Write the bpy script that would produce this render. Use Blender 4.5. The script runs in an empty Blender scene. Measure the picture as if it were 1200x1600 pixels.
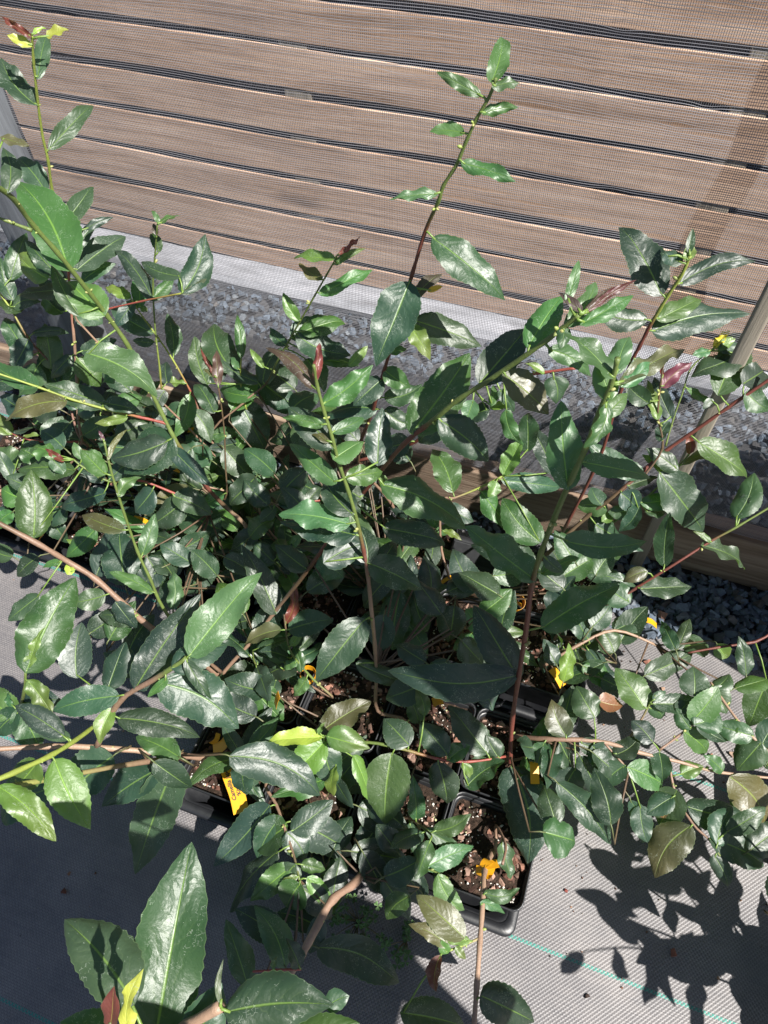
import bpy, math, random
import numpy as np
from mathutils import Vector, Matrix
rnd = random.Random(11)
C = bpy.context.scene.collection

# ---------------------------------------------------------------- camera
F = 1150.0                      # focal length in pixels of a 1200 x 1600 frame
CH = 1.2                        # camera height above the fabric, metres
def camera_axes():
    v = np.array([-5200., -1460., F]); x = -v/np.linalg.norm(v)
    nx = 25.; ny = -(v[0]*nx + F*F)/v[1]
    d = np.array([nx, ny, F]); d /= np.linalg.norm(d)
    z = -d; y = np.cross(z, x)
    return np.array([x, y, z])   # rows: world axes in camera space (x right, y down, z forward)
RW = camera_axes()
cam_d = bpy.data.cameras.new('camera'); cam = bpy.data.objects.new('camera', cam_d); C.objects.link(cam)
M = np.column_stack([RW[:, 0], -RW[:, 1], -RW[:, 2]])
mw = Matrix.Identity(4)
for i in range(3):
    for j in range(3): mw[i][j] = M[i, j]
mw[2][3] = CH
cam.matrix_world = mw
cam_d.sensor_fit = 'VERTICAL'; cam_d.sensor_height = 36; cam_d.lens = 36*F/1600
cam_d.clip_start = .02; cam_d.clip_end = 300
bpy.context.scene.camera = cam

# ---------------------------------------------------------------- sky, sun, exposure
SUN_EL, SUN_AZ = 54.0, -22.0      # azimuth of the sun measured from +X towards +Y (it stands to the right, a little on the viewer's side)
w = bpy.data.worlds.new('World'); bpy.context.scene.world = w; w.use_nodes = True
wn = w.node_tree; bg = wn.nodes['Background']
sky = wn.nodes.new('ShaderNodeTexSky'); sky.sky_type = 'NISHITA'; sky.sun_disc = False
sky.sun_elevation = math.radians(SUN_EL); sky.sun_rotation = math.radians(90-SUN_AZ)
wn.links.new(sky.outputs[0], bg.inputs[0]); bg.inputs[1].default_value = .05
sl = bpy.data.lights.new('sun', 'SUN'); sl.energy = 5.0; sl.angle = math.radians(.5); sl.color = (1, .96, .9)
so = bpy.data.objects.new('sun', sl); C.objects.link(so)
e, a = math.radians(SUN_EL), math.radians(SUN_AZ)
SD = Vector((math.cos(e)*math.cos(a), math.cos(e)*math.sin(a), math.sin(e)))
so.rotation_euler = SD.to_track_quat('Z', 'Y').to_euler(); so.location = (2, 2, 4)
vs = bpy.context.scene.view_settings
vs.view_transform = 'Standard'; vs.look = 'None'; vs.gamma = 1; vs.exposure = 1.15
bpy.context.scene.cycles.max_bounces = 8
bpy.context.scene.cycles.transparent_max_bounces = 8

# ---------------------------------------------------------------- helpers
CAM = np.array([0, 0, CH])
def ray(px, py): return RW @ np.array([(px-600)/F, (py-800)/F, 1.0])
def at_z(px, py, z):
    r = ray(px, py); return CAM + r*((z-CH)/r[2])
def at_y(px, py, y):
    r = ray(px, py); return CAM + r*(y/r[1])
def at_t(px, py, t): return CAM + ray(px, py)*t
def depth(p): return float((RW.T @ (p-CAM))[2])
def to_px(p):
    v = RW.T @ (np.asarray(p)-CAM); return 600+F*v[0]/v[2], 800+F*v[1]/v[2]
def nrm(v):
    n = np.linalg.norm(v); return v/n if n > 1e-9 else v

class MB:
    """collects faces, with a colour and a uv per vertex"""
    def __init__(s): s.v = []; s.f = []; s.c = []; s.u = []; s.n = 0
    def add(s, vs_, fs, col=(1, 1, 1, 1), uv=None):
        vs_ = np.asarray(vs_, float); k = len(vs_)
        s.v.append(vs_); s.f.extend([tuple(i+s.n for i in f) for f in fs])
        col = np.asarray(col, float)
        if col.ndim == 1: col = np.tile(col, (k, 1))
        if col.shape[1] == 3: col = np.hstack([col, np.ones((k, 1))])
        s.c.append(col); s.u.append(np.zeros((k, 2)) if uv is None else np.asarray(uv, float)); s.n += k
    def box(s, lo, hi, col=(1, 1, 1, 1), R=None, o=None):
        x0, y0, z0 = lo; x1, y1, z1 = hi
        v = np.array([(x0,y0,z0),(x1,y0,z0),(x1,y1,z0),(x0,y1,z0),(x0,y0,z1),(x1,y0,z1),(x1,y1,z1),(x0,y1,z1)], float)
        if R is not None: v = v @ np.asarray(R).T
        if o is not None: v = v + np.asarray(o)
        s.add(v, [(0,3,2,1),(4,5,6,7),(0,1,5,4),(1,2,6,5),(2,3,7,6),(3,0,4,7)], col)
    def tube(s, pts, rad, col, n=6, cap=True):
        pts = [np.asarray(p, float) for p in pts]; m = len(pts)
        rad = np.broadcast_to(rad, (m,)); col = np.asarray(col, float)
        if col.ndim == 1: col = np.tile(col, (m, 1))
        V = []; U = []; Cc = []; ref = np.array([.13, .3, .95]); d = 0
        for i, p in enumerate(pts):
            t = nrm(pts[min(i+1, m-1)] - pts[max(i-1, 0)])
            if i: d += np.linalg.norm(p-pts[i-1])
            x = ref - t*np.dot(ref, t)
            if np.linalg.norm(x) < .05: x = np.cross(t, [1, 0, 0])
            x = nrm(x); ref = x; y = np.cross(t, x)
            for k in range(n):
                a_ = 2*math.pi*k/n
                V.append(p + rad[i]*(math.cos(a_)*x + math.sin(a_)*y)); U.append((k/n, d)); Cc.append(col[i])
        Fs = [(i*n+k, i*n+(k+1) % n, (i+1)*n+(k+1) % n, (i+1)*n+k) for i in range(m-1) for k in range(n)]
        if cap: Fs += [tuple(range(n-1, -1, -1)), tuple((m-1)*n+k for k in range(n))]
        s.add(V, Fs, Cc, U)
    def build(s, name, mat, parent=None, smooth=True, bevel=0, link=True):
        me = bpy.data.meshes.new(name)
        if s.n:
            V = np.vstack(s.v); me.from_pydata(V.tolist(), [], s.f)
            ca = me.color_attributes.new('tint', 'FLOAT_COLOR', 'POINT')
            ca.data.foreach_set('color', np.vstack(s.c).astype(np.float32).ravel())
            uvl = me.uv_layers.new(name='UVMap'); li = np.zeros(len(me.loops), dtype=np.int32)
            me.loops.foreach_get('vertex_index', li)
            uvl.data.foreach_set('uv', np.vstack(s.u)[li].astype(np.float32).ravel())
            if smooth: me.polygons.foreach_set('use_smooth', [True]*len(me.polygons))
        me.update()
        o = bpy.data.objects.new(name, me); C.objects.link(o)
        if mat: me.materials.append(mat)
        if parent: o.parent = parent
        if bevel:
            b = o.modifiers.new('bevel', 'BEVEL'); b.width = bevel; b.segments = 2; b.limit_method = 'ANGLE'
        return o

def thing(name, label, cat, group=None, loc=(0, 0, 0)):
    o = bpy.data.objects.new(name, None); C.objects.link(o); o.location = loc; o.empty_display_size = .05
    return tag(o, label, cat, group)
def tag(o, label, cat, group=None, kind=None):
    if label: o['label'] = label
    if cat: o['category'] = cat
    if group: o['group'] = group
    if kind: o['kind'] = kind
    return o
def structure(o): o['kind'] = 'structure'; return o

# ---------------------------------------------------------------- materials
class NT:
    def __init__(s, name):
        s.m = bpy.data.materials.new(name); s.m.use_nodes = True; s.t = s.m.node_tree; s.t.nodes.clear()
        s.out = s.n('ShaderNodeOutputMaterial'); s.b = s.n('ShaderNodeBsdfPrincipled'); s.l(s.b, 0, s.out, 0)
    def n(s, t, **k):
        x = s.t.nodes.new(t)
        for a_, v in k.items(): setattr(x, a_, v)
        return x
    def l(s, a_, i, b, j): s.t.links.new(a_.outputs[i], b.inputs[j])
    def val(s, x, j, v):
        if isinstance(v, tuple) and hasattr(v[0], 'outputs'): s.t.links.new(v[0].outputs[v[1]], x.inputs[j])
        elif hasattr(v, 'outputs'): s.t.links.new(v.outputs[0], x.inputs[j])
        else: x.inputs[j].default_value = v
    def math(s, op, a_, b=0.0, c=None, clamp=False):
        x = s.n('ShaderNodeMath', operation=op, use_clamp=clamp); s.val(x, 0, a_); s.val(x, 1, b)
        if c is not None: s.val(x, 2, c)
        return x
    def mix(s, f, a_, b, mode='MIX'):
        x = s.n('ShaderNodeMix', data_type='RGBA', blend_type=mode)
        s.val(x, 0, f); s.val(x, 6, a_); s.val(x, 7, b); return (x, 2)
    def noise(s, vec, scale, detail=3, rough=.5, dist=0):
        x = s.n('ShaderNodeTexNoise'); x.inputs['Scale'].default_value = scale; x.inputs['Detail'].default_value = detail
        x.inputs['Roughness'].default_value = rough; x.inputs['Distortion'].default_value = dist
        if vec is not None: s.val(x, 0, vec)
        return x
    def ramp(s, f, pts):
        x = s.n('ShaderNodeValToRGB'); s.val(x, 0, f); e_ = x.color_ramp.elements
        while len(e_) < len(pts): e_.new(.5)
        for q, (p, c_) in zip(e_, pts): q.position = p; q.color = (*c_, 1) if len(c_) == 3 else c_
        return x
    def bump(s, h, strength=.5, dist=.002, normal=None):
        x = s.n('ShaderNodeBump'); x.inputs['Strength'].default_value = strength; x.inputs['Distance'].default_value = dist
        s.val(x, 'Height', h)
        if normal: s.l(normal, 0, x, 'Normal')
        s.t.links.new(x.outputs[0], s.b.inputs['Normal']); return x
    def mapping(s, scale, src=None):
        if src is None: src = (s.n('ShaderNodeTexCoord'), 3)
        x = s.n('ShaderNodeMapping'); s.val(x, 0, src); x.inputs['Scale'].default_value = scale; return x
    def attr(s): return s.n('ShaderNodeVertexColor', layer_name='tint')

def leaf_material():
    N = NT('camellia_leaf'); uv = N.n('ShaderNodeUVMap'); sep = N.n('ShaderNodeSeparateXYZ'); N.l(uv, 0, sep, 0)
    u, v = (sep, 0), (sep, 1); tint = N.attr()
    # uv.x runs -1..1 across the blade (+ 4k as a per-leaf number), uv.y 0..1 along it
    k = N.math('FLOOR', N.math('DIVIDE', N.math('ADD', u, 2.0), 4.0)); uu = N.math('SUBTRACT', u, N.math('MULTIPLY', k, 4.0))
    au = N.math('ABSOLUTE', uu)
    pos = (N.n('ShaderNodeNewGeometry'), 0)
    wob = N.noise(pos, 90, 2); 
    nv = N.math('ADD', 6.0, N.math('MULTIPLY', N.math('FRACT', N.math('MULTIPLY', k, .37)), 3.0)); sid = N.math('MULTIPLY', N.math('SIGN', uu), .22)
    vv = N.math('ADD', N.math('MULTIPLY', v, nv), N.math('ADD', sid, N.math('MULTIPLY', N.math('SUBTRACT', wob, .5), 1.7)))
    vv = N.math('SUBTRACT', vv, N.math('MULTIPLY', N.math('POWER', au, 1.25), 2.0))
    fr = N.math('ABSOLUTE', N.math('SUBTRACT', N.math('FRACT', vv), .5))        # .5 on a side vein
    vein = N.math('MULTIPLY', N.math('SMOOTH_MIN', N.math('MULTIPLY', N.math('SUBTRACT', fr, .43), 14.0, clamp=True), 1.0, .1), N.math('SUBTRACT', 1.0, au, clamp=True), clamp=True)
    midw = N.math('ADD', .03, N.math('MULTIPLY', N.math('SUBTRACT', 1.0, v), .035))
    mid = N.math('SUBTRACT', 1.0, N.math('DIVIDE', au, midw), clamp=True)
    mid = N.math('POWER', mid, .5)
    quilt = N.math('MULTIPLY', N.math('SUBTRACT', .5, fr), N.math('MULTIPLY', N.math('SUBTRACT', 1.05, au), N.math('MINIMUM', N.math('MULTIPLY', au, 4.0), 1.0)))
    fine = N.noise(pos, 420, 3); mott = N.noise(pos, 45, 3)
    base = N.mix(N.math('MULTIPLY', mott, .5), (tint, 0), N.mix(1.0, (tint, 0), (.55, .62, .6, 1), 'MULTIPLY'))
    base = N.mix(N.math('MULTIPLY', vein, .05), base, N.mix(1.0, (tint, 0), (.5, .62, .22, 1), 'ADD'))
    lighter = N.mix(.55, N.mix(1.0, (tint, 0), (2.1, 2.2, 1.5, 1), 'MULTIPLY'), (.20, .32, .05, 1))
    base = N.mix(N.math('MULTIPLY', mid, .85), base, lighter)
    edge = N.math('MULTIPLY', N.math('SUBTRACT', au, .965), 26.0, clamp=True)
    base = N.mix(N.math('MULTIPLY', edge, .5), base, (.17, .25, .11, 1))
    # dried water spots: tiny ring shaped flecks
    vo = N.n('ShaderNodeTexVoronoi', feature='DISTANCE_TO_EDGE'); vo.inputs['Scale'].default_value = 420; N.val(vo, 0, pos)
    ring = N.math('MULTIPLY', N.math('LESS_THAN', (vo, 0), .035), N.math('GREATER_THAN', N.noise(pos, 60, 2), .57))
    ring = N.math('MULTIPLY', ring, N.math('GREATER_THAN', fine, .52))
    speck = N.math('GREATER_THAN', N.noise(pos, 620, 1), .755)
    dust = N.math('MAXIMUM', ring, speck)
    base = N.mix(N.math('MULTIPLY', dust, .38), base, (.42, .47, .42, 1))
    geo = N.n('ShaderNodeNewGeometry')
    back = N.mix(.55, base, (.085, .13, .06, 1))
    base = N.mix((geo, 'Backfacing'), base, back)
    N.val(N.b, 'Base Color', base)
    rgh = N.math('ADD', .33, N.math('MULTIPLY', mott, .26)); rgh = N.math('ADD', rgh, N.math('MULTIPLY', (geo, 'Backfacing'), .2))
    N.val(N.b, 'Roughness', rgh); N.b.inputs['Specular IOR Level'].default_value = .62; N.b.inputs['IOR'].default_value = 1.6
    size = (tint, 1); n3 = N.noise(pos, 170, 3, .6)
    h = N.math('ADD', N.math('MULTIPLY', N.math('MULTIPLY', quilt, .75), size), N.math('MULTIPLY', fine, .16))
    h = N.math('ADD', h, N.math('MULTIPLY', N.math('MULTIPLY', n3, size), .55))
    h = N.math('SUBTRACT', h, N.math('MULTIPLY', mid, .35)); h = N.math('ADD', h, N.math('MULTIPLY', mott, .35))
    N.bump(h, .7, .0016)
    tr = N.n('ShaderNodeBsdfTranslucent'); mx = N.n('ShaderNodeMixShader'); mx.inputs[0].default_value = .30
    N.val(tr, 0, N.mix(1.0, N.mix(1.0, base, (1.9, 2.4, .8, 1), 'MULTIPLY'), (.01, .02, .005, 1), 'ADD'))
    N.l(N.b, 0, mx, 1); N.l(tr, 0, mx, 2); N.l(mx, 0, N.out, 0)
    return N.m
def tinted(name, rough=.6, spec=.4, nscale=60, amt=.35, bump=.3, bdist=.001, metal=0):
    N = NT(name); t = N.attr(); nz = N.noise((N.n('ShaderNodeTexCoord'), 3), nscale, 4)
    N.val(N.b, 'Base Color', N.mix(N.math('MULTIPLY', nz, amt*2), (t, 0), N.mix(1.0, (t, 0), (.45, .42, .42, 1), 'MULTIPLY')))
    N.b.inputs['Roughness'].default_value = rough; N.b.inputs['Specular IOR Level'].default_value = spec; N.b.inputs['Metallic'].default_value = metal
    if bump: N.bump(nz, bump, bdist)
    return N.m
def stem_material():
    N = NT('camellia_stem'); t = N.attr(); p = (N.n('ShaderNodeTexCoord'), 3)
    nz = N.noise(p, 260, 4, .6); n2 = N.noise(p, 900, 2)
    N.val(N.b, 'Base Color', N.mix(N.math('MULTIPLY', nz, .8), (t, 0), N.mix(1.0, (t, 0), (.5, .45, .42, 1), 'MULTIPLY')))
    N.b.inputs['Roughness'].default_value = .5; N.bump(N.math('ADD', nz, n2), .5, .0006); return N.m
def wood(name, c0, c1, c2, scale=1, rough=.8, axis='X', bumpy=.5):
    """weathered timber with grain running along one axis, knots and cracks"""
    N = NT(name); s_ = {'X': (1.3, 22, 22), 'Z': (22, 22, 1.3)}[axis]
    t = N.attr(); obj = (N.n('ShaderNodeTexCoord'), 3)
    off = N.n('ShaderNodeVectorMath', operation='ADD'); N.val(off, 0, obj)
    sc = N.n('ShaderNodeVectorMath', operation='SCALE'); N.val(sc, 0, (t, 0)); sc.inputs['Scale'].default_value = 13.0; N.l(sc, 0, off, 1)
    mp = N.mapping(tuple(q*scale for q in s_), off)
    big = N.noise(mp, 1.1, 4, .6, 1.2); g = N.noise(mp, 5.0, 6, .7, .4)
    s2 = {'X': (3, 150, 150), 'Z': (150, 150, 3)}[axis]; fine = N.noise(N.mapping(s2, off), 2.2, 4, .7)
    mix = N.math('ADD', N.math('MULTIPLY', big, .55), N.math('MULTIPLY', g, .45))
    rmp = N.ramp(mix, [(.33, c0), (.5, c1), (.66, c2)])
    cr = N.math('MULTIPLY', N.math('SUBTRACT', .40, fine), 5.0, clamp=True)
    col = N.mix(N.math('MULTIPLY', cr, .6), rmp, tuple(q*.3 for q in c0)+(1,))
    kn = N.n('ShaderNodeTexVoronoi'); kn.inputs['Scale'].default_value = 1.0; N.val(kn, 0, N.mapping(tuple(q*scale for q in ((2.2, 9, 9) if axis == 'X' else (9, 9, 2.2))), off))
    kf = N.math('MULTIPLY', N.math('SUBTRACT', .16, N.math('ADD', (kn, 0), N.math('MULTIPLY', N.math('SUBTRACT', g, .5), .12))), 9.0, clamp=True)
    col = N.mix(N.math('MULTIPLY', kf, .75), col, tuple(q*.45 for q in c0)+(1,))
    st_ = N.noise(N.mapping((1.5, 3, 3), off), 1.3, 4, .6); col = N.mix(N.math('MULTIPLY', N.math('SUBTRACT', st_, .45, clamp=True), 1.6, clamp=True), col, N.mix(1.0, col, (.62, .63, .68, 1), 'MULTIPLY'))
    N.val(N.b, 'Base Color', col); N.b.inputs['Roughness'].default_value = rough; N.b.inputs['Specular IOR Level'].default_value = .25
    N.bump(N.math('ADD', N.math('MULTIPLY', g, .6), N.math('MULTIPLY', fine, .5)), bumpy, .003); return N.m

MAT = {}
MAT['leaf'] = leaf_material(); MAT['stem'] = stem_material()
MAT['bud'] = tinted('camellia_bud', .45, .5, 200, .2, .2)
MAT['fence'] = wood('fence_timber', (.26, .16, .10), (.54, .365, .26), (.72, .53, .40), .8, bumpy=.35)
MAT['post'] = wood('frame_timber', (.16, .135, .105), (.29, .255, .205), (.41, .365, .30), 1, axis='Z')
MAT['greypost'] = wood('grey_weathered_timber', (.07, .075, .085), (.13, .14, .155), (.20, .21, .23), 1, axis='Z')  # left post: darker blue grey of shade put into the timber colour
MAT['board'] = wood('baseboard_timber', (.09, .06, .042), (.22, .155, .11), (.36, .28, .21), 1.0, bumpy=.8)
MAT['stone'] = tinted('slate_chip', .62, .35, 120, .5, .5, .002)
MAT['bark'] = tinted('bark_chip', .8, .2, 160, .5, .8, .002)
MAT['perlite'] = tinted('perlite_grain', .9, .1, 500, .2, .4)
MAT['thread'] = tinted('screen_thread', .45, .5, 30, .25, 0)
MAT['metal'] = tinted('galvanised_metal', .45, .5, 80, .3, .1, .001, .8)
MAT['weed'] = tinted('clover_leaf', .5, .4, 150, .3, .1)
def plastic():
    N = NT('black_pot_plastic'); p = (N.n('ShaderNodeTexCoord'), 3); nz = N.noise(p, 35, 5, .65); n2 = N.noise(p, 400, 2)
    N.val(N.b, 'Base Color', N.mix(N.math('MULTIPLY', nz, .5), (.006, .007, .009, 1), (.035, .035, .038, 1)))
    N.val(N.b, 'Roughness', N.math('ADD', .25, N.math('MULTIPLY', nz, .35))); N.b.inputs['Specular IOR Level'].default_value = .6
    N.bump(n2, .12, .0006); return N.m
MAT['plastic'] = plastic()
def soil():
    N = NT('potting_mix'); p = (N.n('ShaderNodeTexCoord'), 3); nz = N.noise(p, 160, 6, .75)
    N.val(N.b, 'Base Color', N.ramp(nz, [(.3, (.008, .006, .004)), (.55, (.045, .030, .022)), (.75, (.14, .085, .06))]))
    N.b.inputs['Roughness'].default_value = .95; N.b.inputs['Specular IOR Level'].default_value = .15
    N.bump(nz, 1.0, .006); return N.m
MAT['soil'] = soil()
def tagmat():
    N = NT('yellow_plastic_label'); p = (N.n('ShaderNodeTexCoord'), 3); nz = N.noise(p, 80, 3)
    N.val(N.b, 'Base Color', N.mix(nz, (.80, .42, .02, 1), (.72, .33, .012, 1))); N.b.inputs['Roughness'].default_value = .35
    tr = N.n('ShaderNodeBsdfTranslucent'); tr.inputs[0].default_value = (.8, .4, .02, 1); mx = N.n('ShaderNodeMixShader'); mx.inputs[0].default_value = .25
    N.l(N.b, 0, mx, 1); N.l(tr, 0, mx, 2); N.l(mx, 0, N.out, 0); return N.m
MAT['tag'] = tagmat()
def ink():
    N = NT('black_print'); N.b.inputs['Base Color'].default_value = (.01, .01, .01, 1); N.b.inputs['Roughness'].default_value = .6
    nz = N.noise((N.n('ShaderNodeTexCoord'), 3), 300); N.val(N.b, 'Roughness', nz); return N.m
MAT['ink'] = ink()
def fabric():
    N = NT('woven_weed_fabric'); co = (N.n('ShaderNodeTexCoord'), 3); sp = N.n('ShaderNodeSeparateXYZ'); N.val(sp, 0, co)
    x, y = (sp, 0), (sp, 1)
    wx = N.math('SINE', N.math('MULTIPLY', x, 2*math.pi/.0027)); wy = N.math('SINE', N.math('MULTIPLY', y, 2*math.pi/.0030))
    # plain weave: tapes of the two directions swap places like a chessboard
    cx = N.math('SINE', N.math('MULTIPLY', x, math.pi/.0027)); cy = N.math('SINE', N.math('MULTIPLY', y, math.pi/.0030))
    chk = N.math('MULTIPLY', cx, cy); over = N.math('ADD', N.math('MULTIPLY', chk, .5), .5)
    hole = N.math('MULTIPLY', N.math('GREATER_THAN', wx, .55), N.math('GREATER_THAN', wy, .5))
    nz = N.noise(co, 9, 5, .6); n2 = N.noise(co, 260, 3, .6); st = N.noise(N.mapping((4, 160, 1), co), 3, 3)
    dust = N.math('ADD', N.math('MULTIPLY', nz, .6), N.math('MULTIPLY', N.math('ADD', n2, st), .25))
    base = N.ramp(dust, [(.3, (.07, .067, .072)), (.5, (.140, .132, .135)), (.72, (.23, .212, .205))])
    base = N.mix(N.math('MULTIPLY', over, .5), base, N.mix(1.0, base, (.48, .48, .5, 1), 'MULTIPLY'))
    base = N.mix(N.math('MULTIPLY', hole, .8), base, (.01, .01, .012, 1))
    # teal marker yarns, one every 0.306 m
    ys = N.math('ADD', y, .146+.306*20+.153); m_ = N.math('ABSOLUTE', N.math('SUBTRACT', N.math('MODULO', ys, .306), .153))
    inl = N.math('LESS_THAN', m_, .0023); dash = N.math('GREATER_THAN', chk, -.15)
    base = N.mix(N.math('MULTIPLY', inl, dash), base, (.03, .20, .16, 1))
    N.val(N.b, 'Base Color', base); N.val(N.b, 'Roughness', N.math('ADD', .42, N.math('MULTIPLY', n2, .2)))
    N.b.inputs['Specular IOR Level'].default_value = .7
    N.bump(N.math('ADD', N.math('MULTIPLY', over, .8), N.math('MULTIPLY', st, .5)), .5, .0012); return N.m
MAT['fabric'] = fabric()
def concrete():
    N = NT('concrete'); co = (N.n('ShaderNodeTexCoord'), 3); nz = N.noise(N.mapping((1, 5, 5), co), 6, 6, .65); n2 = N.noise(co, 200, 3)
    N.val(N.b, 'Base Color', N.ramp(nz, [(.3, (.16, .165, .18)), (.5, (.27, .28, .31)), (.7, (.38, .39, .43))]))
    N.b.inputs['Roughness'].default_value = .85; N.bump(N.math('ADD', nz, n2), .4, .003); return N.m
MAT['concrete'] = concrete()
def dirt():
    N = NT('bare_earth'); co = (N.n('ShaderNodeTexCoord'), 3); nz = N.noise(co, 30, 6, .7)
    N.val(N.b, 'Base Color', N.ramp(nz, [(.3, (.02, .02, .022)), (.7, (.09, .09, .095))])); N.b.inputs['Roughness'].default_value = .9
    N.bump(nz, .8, .01); return N.m
MAT['dirt'] = dirt()

# ================================================================ the setting
def sheet(name, x0, x1, y0, y1, z, mat, nx=2, ny=2, wav=0):
    mb = MB(); V = []; 
    for j in range(ny+1):
        for i in range(nx+1):
            x = x0+(x1-x0)*i/nx; y = y0+(y1-y0)*j/ny
            h = wav*(math.sin(x*9+y*3)*.5+math.sin(x*4.3-y*11)*.5+.35*math.sin(x*23+y*17))
            V.append((x, y, z+h))
    mb.add(V, [(j*(nx+1)+i, j*(nx+1)+i+1, (j+1)*(nx+1)+i+1, (j+1)*(nx+1)+i) for j in range(ny) for i in range(nx)])
    return structure(mb.build(name, mat))
sheet('ground', -120, 120, -120, 120, -.012, MAT['dirt'])
fab = MB()
def fab_h(x, y): return .0016*(math.sin(x*9+y*3)+math.sin(x*4.3-y*11)+.5*math.sin(x*23+y*17))
# fabric edge: full length in front, its far edge lies at y = .80, on the right it stops short of the gravel
nx, ny = 150, 70; V = []
for j in range(ny+1):
    for i in range(nx+1):
        x = -2.0+3.4*i/nx; far = .80-.085*min(1, max(0, (x-.16)/.07)); y = -.9+(far+.9)*j/ny
        V.append((x, y, fab_h(x, y)+.002+(.004 if j == ny else 0)))
fab.add(V, [(j*(nx+1)+i, j*(nx+1)+i+1, (j+1)*(nx+1)+i+1, (j+1)*(nx+1)+i) for j in range(ny) for i in range(nx)])
structure(fab.build('weed_fabric', MAT['fabric']))

# stones: a few random convex lumps, copied with random turn and size into one gravel sheet
def hull(seed, flat=.6):
    r = random.Random(seed); import bmesh
    bm = bmesh.new()
    for _ in range(11):
        v = Vector((r.gauss(0, 1), r.gauss(0, 1), r.gauss(0, 1))).normalized(); v.x *= r.uniform(.75, 1.0); v.y *= r.uniform(.5, .8); v.z *= flat
        bm.verts.new(v)
    bmesh.ops.convex_hull(bm, input=list(bm.verts)); 
    dead = [v for v in bm.verts if not v.link_faces]; [bm.verts.remove(v) for v in dead]
    bm.verts.index_update(); bm.verts.ensure_lookup_table()
    V = np.array([tuple(v.co) for v in bm.verts]); Fc = [tuple(v.index for v in f.verts) for f in bm.faces]; bm.free(); return V, Fc
HULLS = [hull(i) for i in range(14)]
def rot(r):
    a_, b_, c_ = r.uniform(0, 6.28), r.gauss(0, .45), r.gauss(0, .45)
    return np.array((Matrix.Rotation(a_, 3, 'Z') @ Matrix.Rotation(b_, 3, 'X') @ Matrix.Rotation(c_, 3, 'Y')))
def scatter(mb, n, fx, size, colf, r, hulls=HULLS):
    for _ in range(n):
        p = fx(r); V_, Fc = r.choice(hulls); s_ = size(r)
        mb.add(V_*s_ @ rot(r).T + np.array(p), Fc, colf(r))
r = random.Random(3); g = MB()
def slate(r):
    k = r.uniform(.55, 1.5); q = r.random()
    c = (.115, .15, .195) if q < .75 else ((.14, .165, .19) if q < .95 else (.13, .125, .12))
    return tuple(min(1, v*k) for v in c)
scatter(g, 5200, lambda r: (r.uniform(-1.9, .75), r.uniform(.885, 1.345), r.uniform(-.006, .012)), lambda r: r.uniform(.008, .016), slate, r)
scatter(g, 1500, lambda r: (r.uniform(.12, .85), r.uniform(.69, .85), r.uniform(-.008, .009)), lambda r: r.uniform(.008, .018), slate, r)
scatter(g, 700, lambda r: (r.uniform(-1.9, .12), r.uniform(.80, .85), r.uniform(-.008, .004)), lambda r: r.uniform(.006, .012), slate, r)
go = g.build('gravel', MAT['stone'], smooth=False); tag(go, 'blue grey slate chippings behind and in front of the mesh wall', 'gravel', kind='stuff')

# ---- the slatted fence behind
FY = 1.40
fence = thing('slat_fence', 'weathered brown horizontal board fence with narrow dark gaps behind the mesh', 'fence', loc=(0, FY, 0))
edges = [.036, .100, .202, .295, .388, .476, .567, .656, .745, .834, .925]
for i in range(len(edges)-1):
    z0, z1 = edges[i]+.0080, edges[i+1]-.0065
    mb = MB(); n = 26; r = random.Random(i); V = []; x0, x1 = -2.4, 1.5
    ph = r.uniform(0, 6)
    for k in range(n+1):
        x = x0+(x1-x0)*k/n; wz = .0022*math.sin(x*2.3+ph)+.0012*math.sin(x*7+ph*2); wy = .0004*math.sin(x*3.1+ph)
        for (yy, zz) in ((0, z0), (0, z1), (.005, z1), (.005, z0)): V.append((x, yy+wy, zz+wz))
    Fs = []
    for k in range(n):
        for q in range(4): Fs.append((4*k+q, 4*k+(q+1) % 4, 4*k+4+(q+1) % 4, 4*k+4+q))
    Fs += [(3, 2, 1, 0), (4*n, 4*n+1, 4*n+2, 4*n+3)]
    mb.add(V, Fs, (r.random(), r.random(), r.random(), 1)); mb.build('board', MAT['fence'], fence, smooth=False, bevel=.0015)
for x in (-1.52, -.70, .112+.03, .98):
    mb = MB(); mb.box((x-.03, .0022, .0), (x+.03, .055, .915), (.3, .6, rnd.random(), 1)); mb.build('upright', MAT['post'], fence, bevel=.002)
mb = MB(); mb.box((-2.4, .016, -.01), (1.5, .03, .90), (.2, .2, .2, 1)); lin = mb.build('backing_board', None, fence, smooth=False)
Nn = NT('dark_backing'); Nn.val(Nn.b, 'Base Color', Nn.ramp(Nn.noise((Nn.n('ShaderNodeTexCoord'), 3), 12), [(.3, (.06, .063, .085)), (.7, (.12, .125, .155))])); lin.data.materials.append(Nn.m)

# concrete footing under the fence: top slopes to the front
foot = MB(); prof = [(1.326, -.01), (1.326, .022), (1.340, .034), (1.41, .042), (1.52, .042), (1.52, -.01)]; n = 60; V = []
for k in range(n+1):
    x = -2.4+3.9*k/n
    for (y, z) in prof: V.append((x, y+.003*math.sin(x*5+z*90), z+(.0015*math.sin(x*13+y*40) if z > 0 else 0)))
m = len(prof); Fs = [(m*k+q, m*k+(q+1) % m, m*k+m+(q+1) % m, m*k+m+q) for k in range(n) for q in range(m)]
foot.add(V, Fs); fo = foot.build('concrete_footing', MAT['concrete'], smooth=False)
tag(fo, 'pale grey concrete footing strip along the bottom of the board fence', 'footing')

# ---- the timber framed mesh wall
wall = thing('mesh_wall', 'timber framed wall of grey woven shade mesh behind the potted plants', 'mesh wall', loc=(0, 0, 0))
mb = MB()
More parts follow.
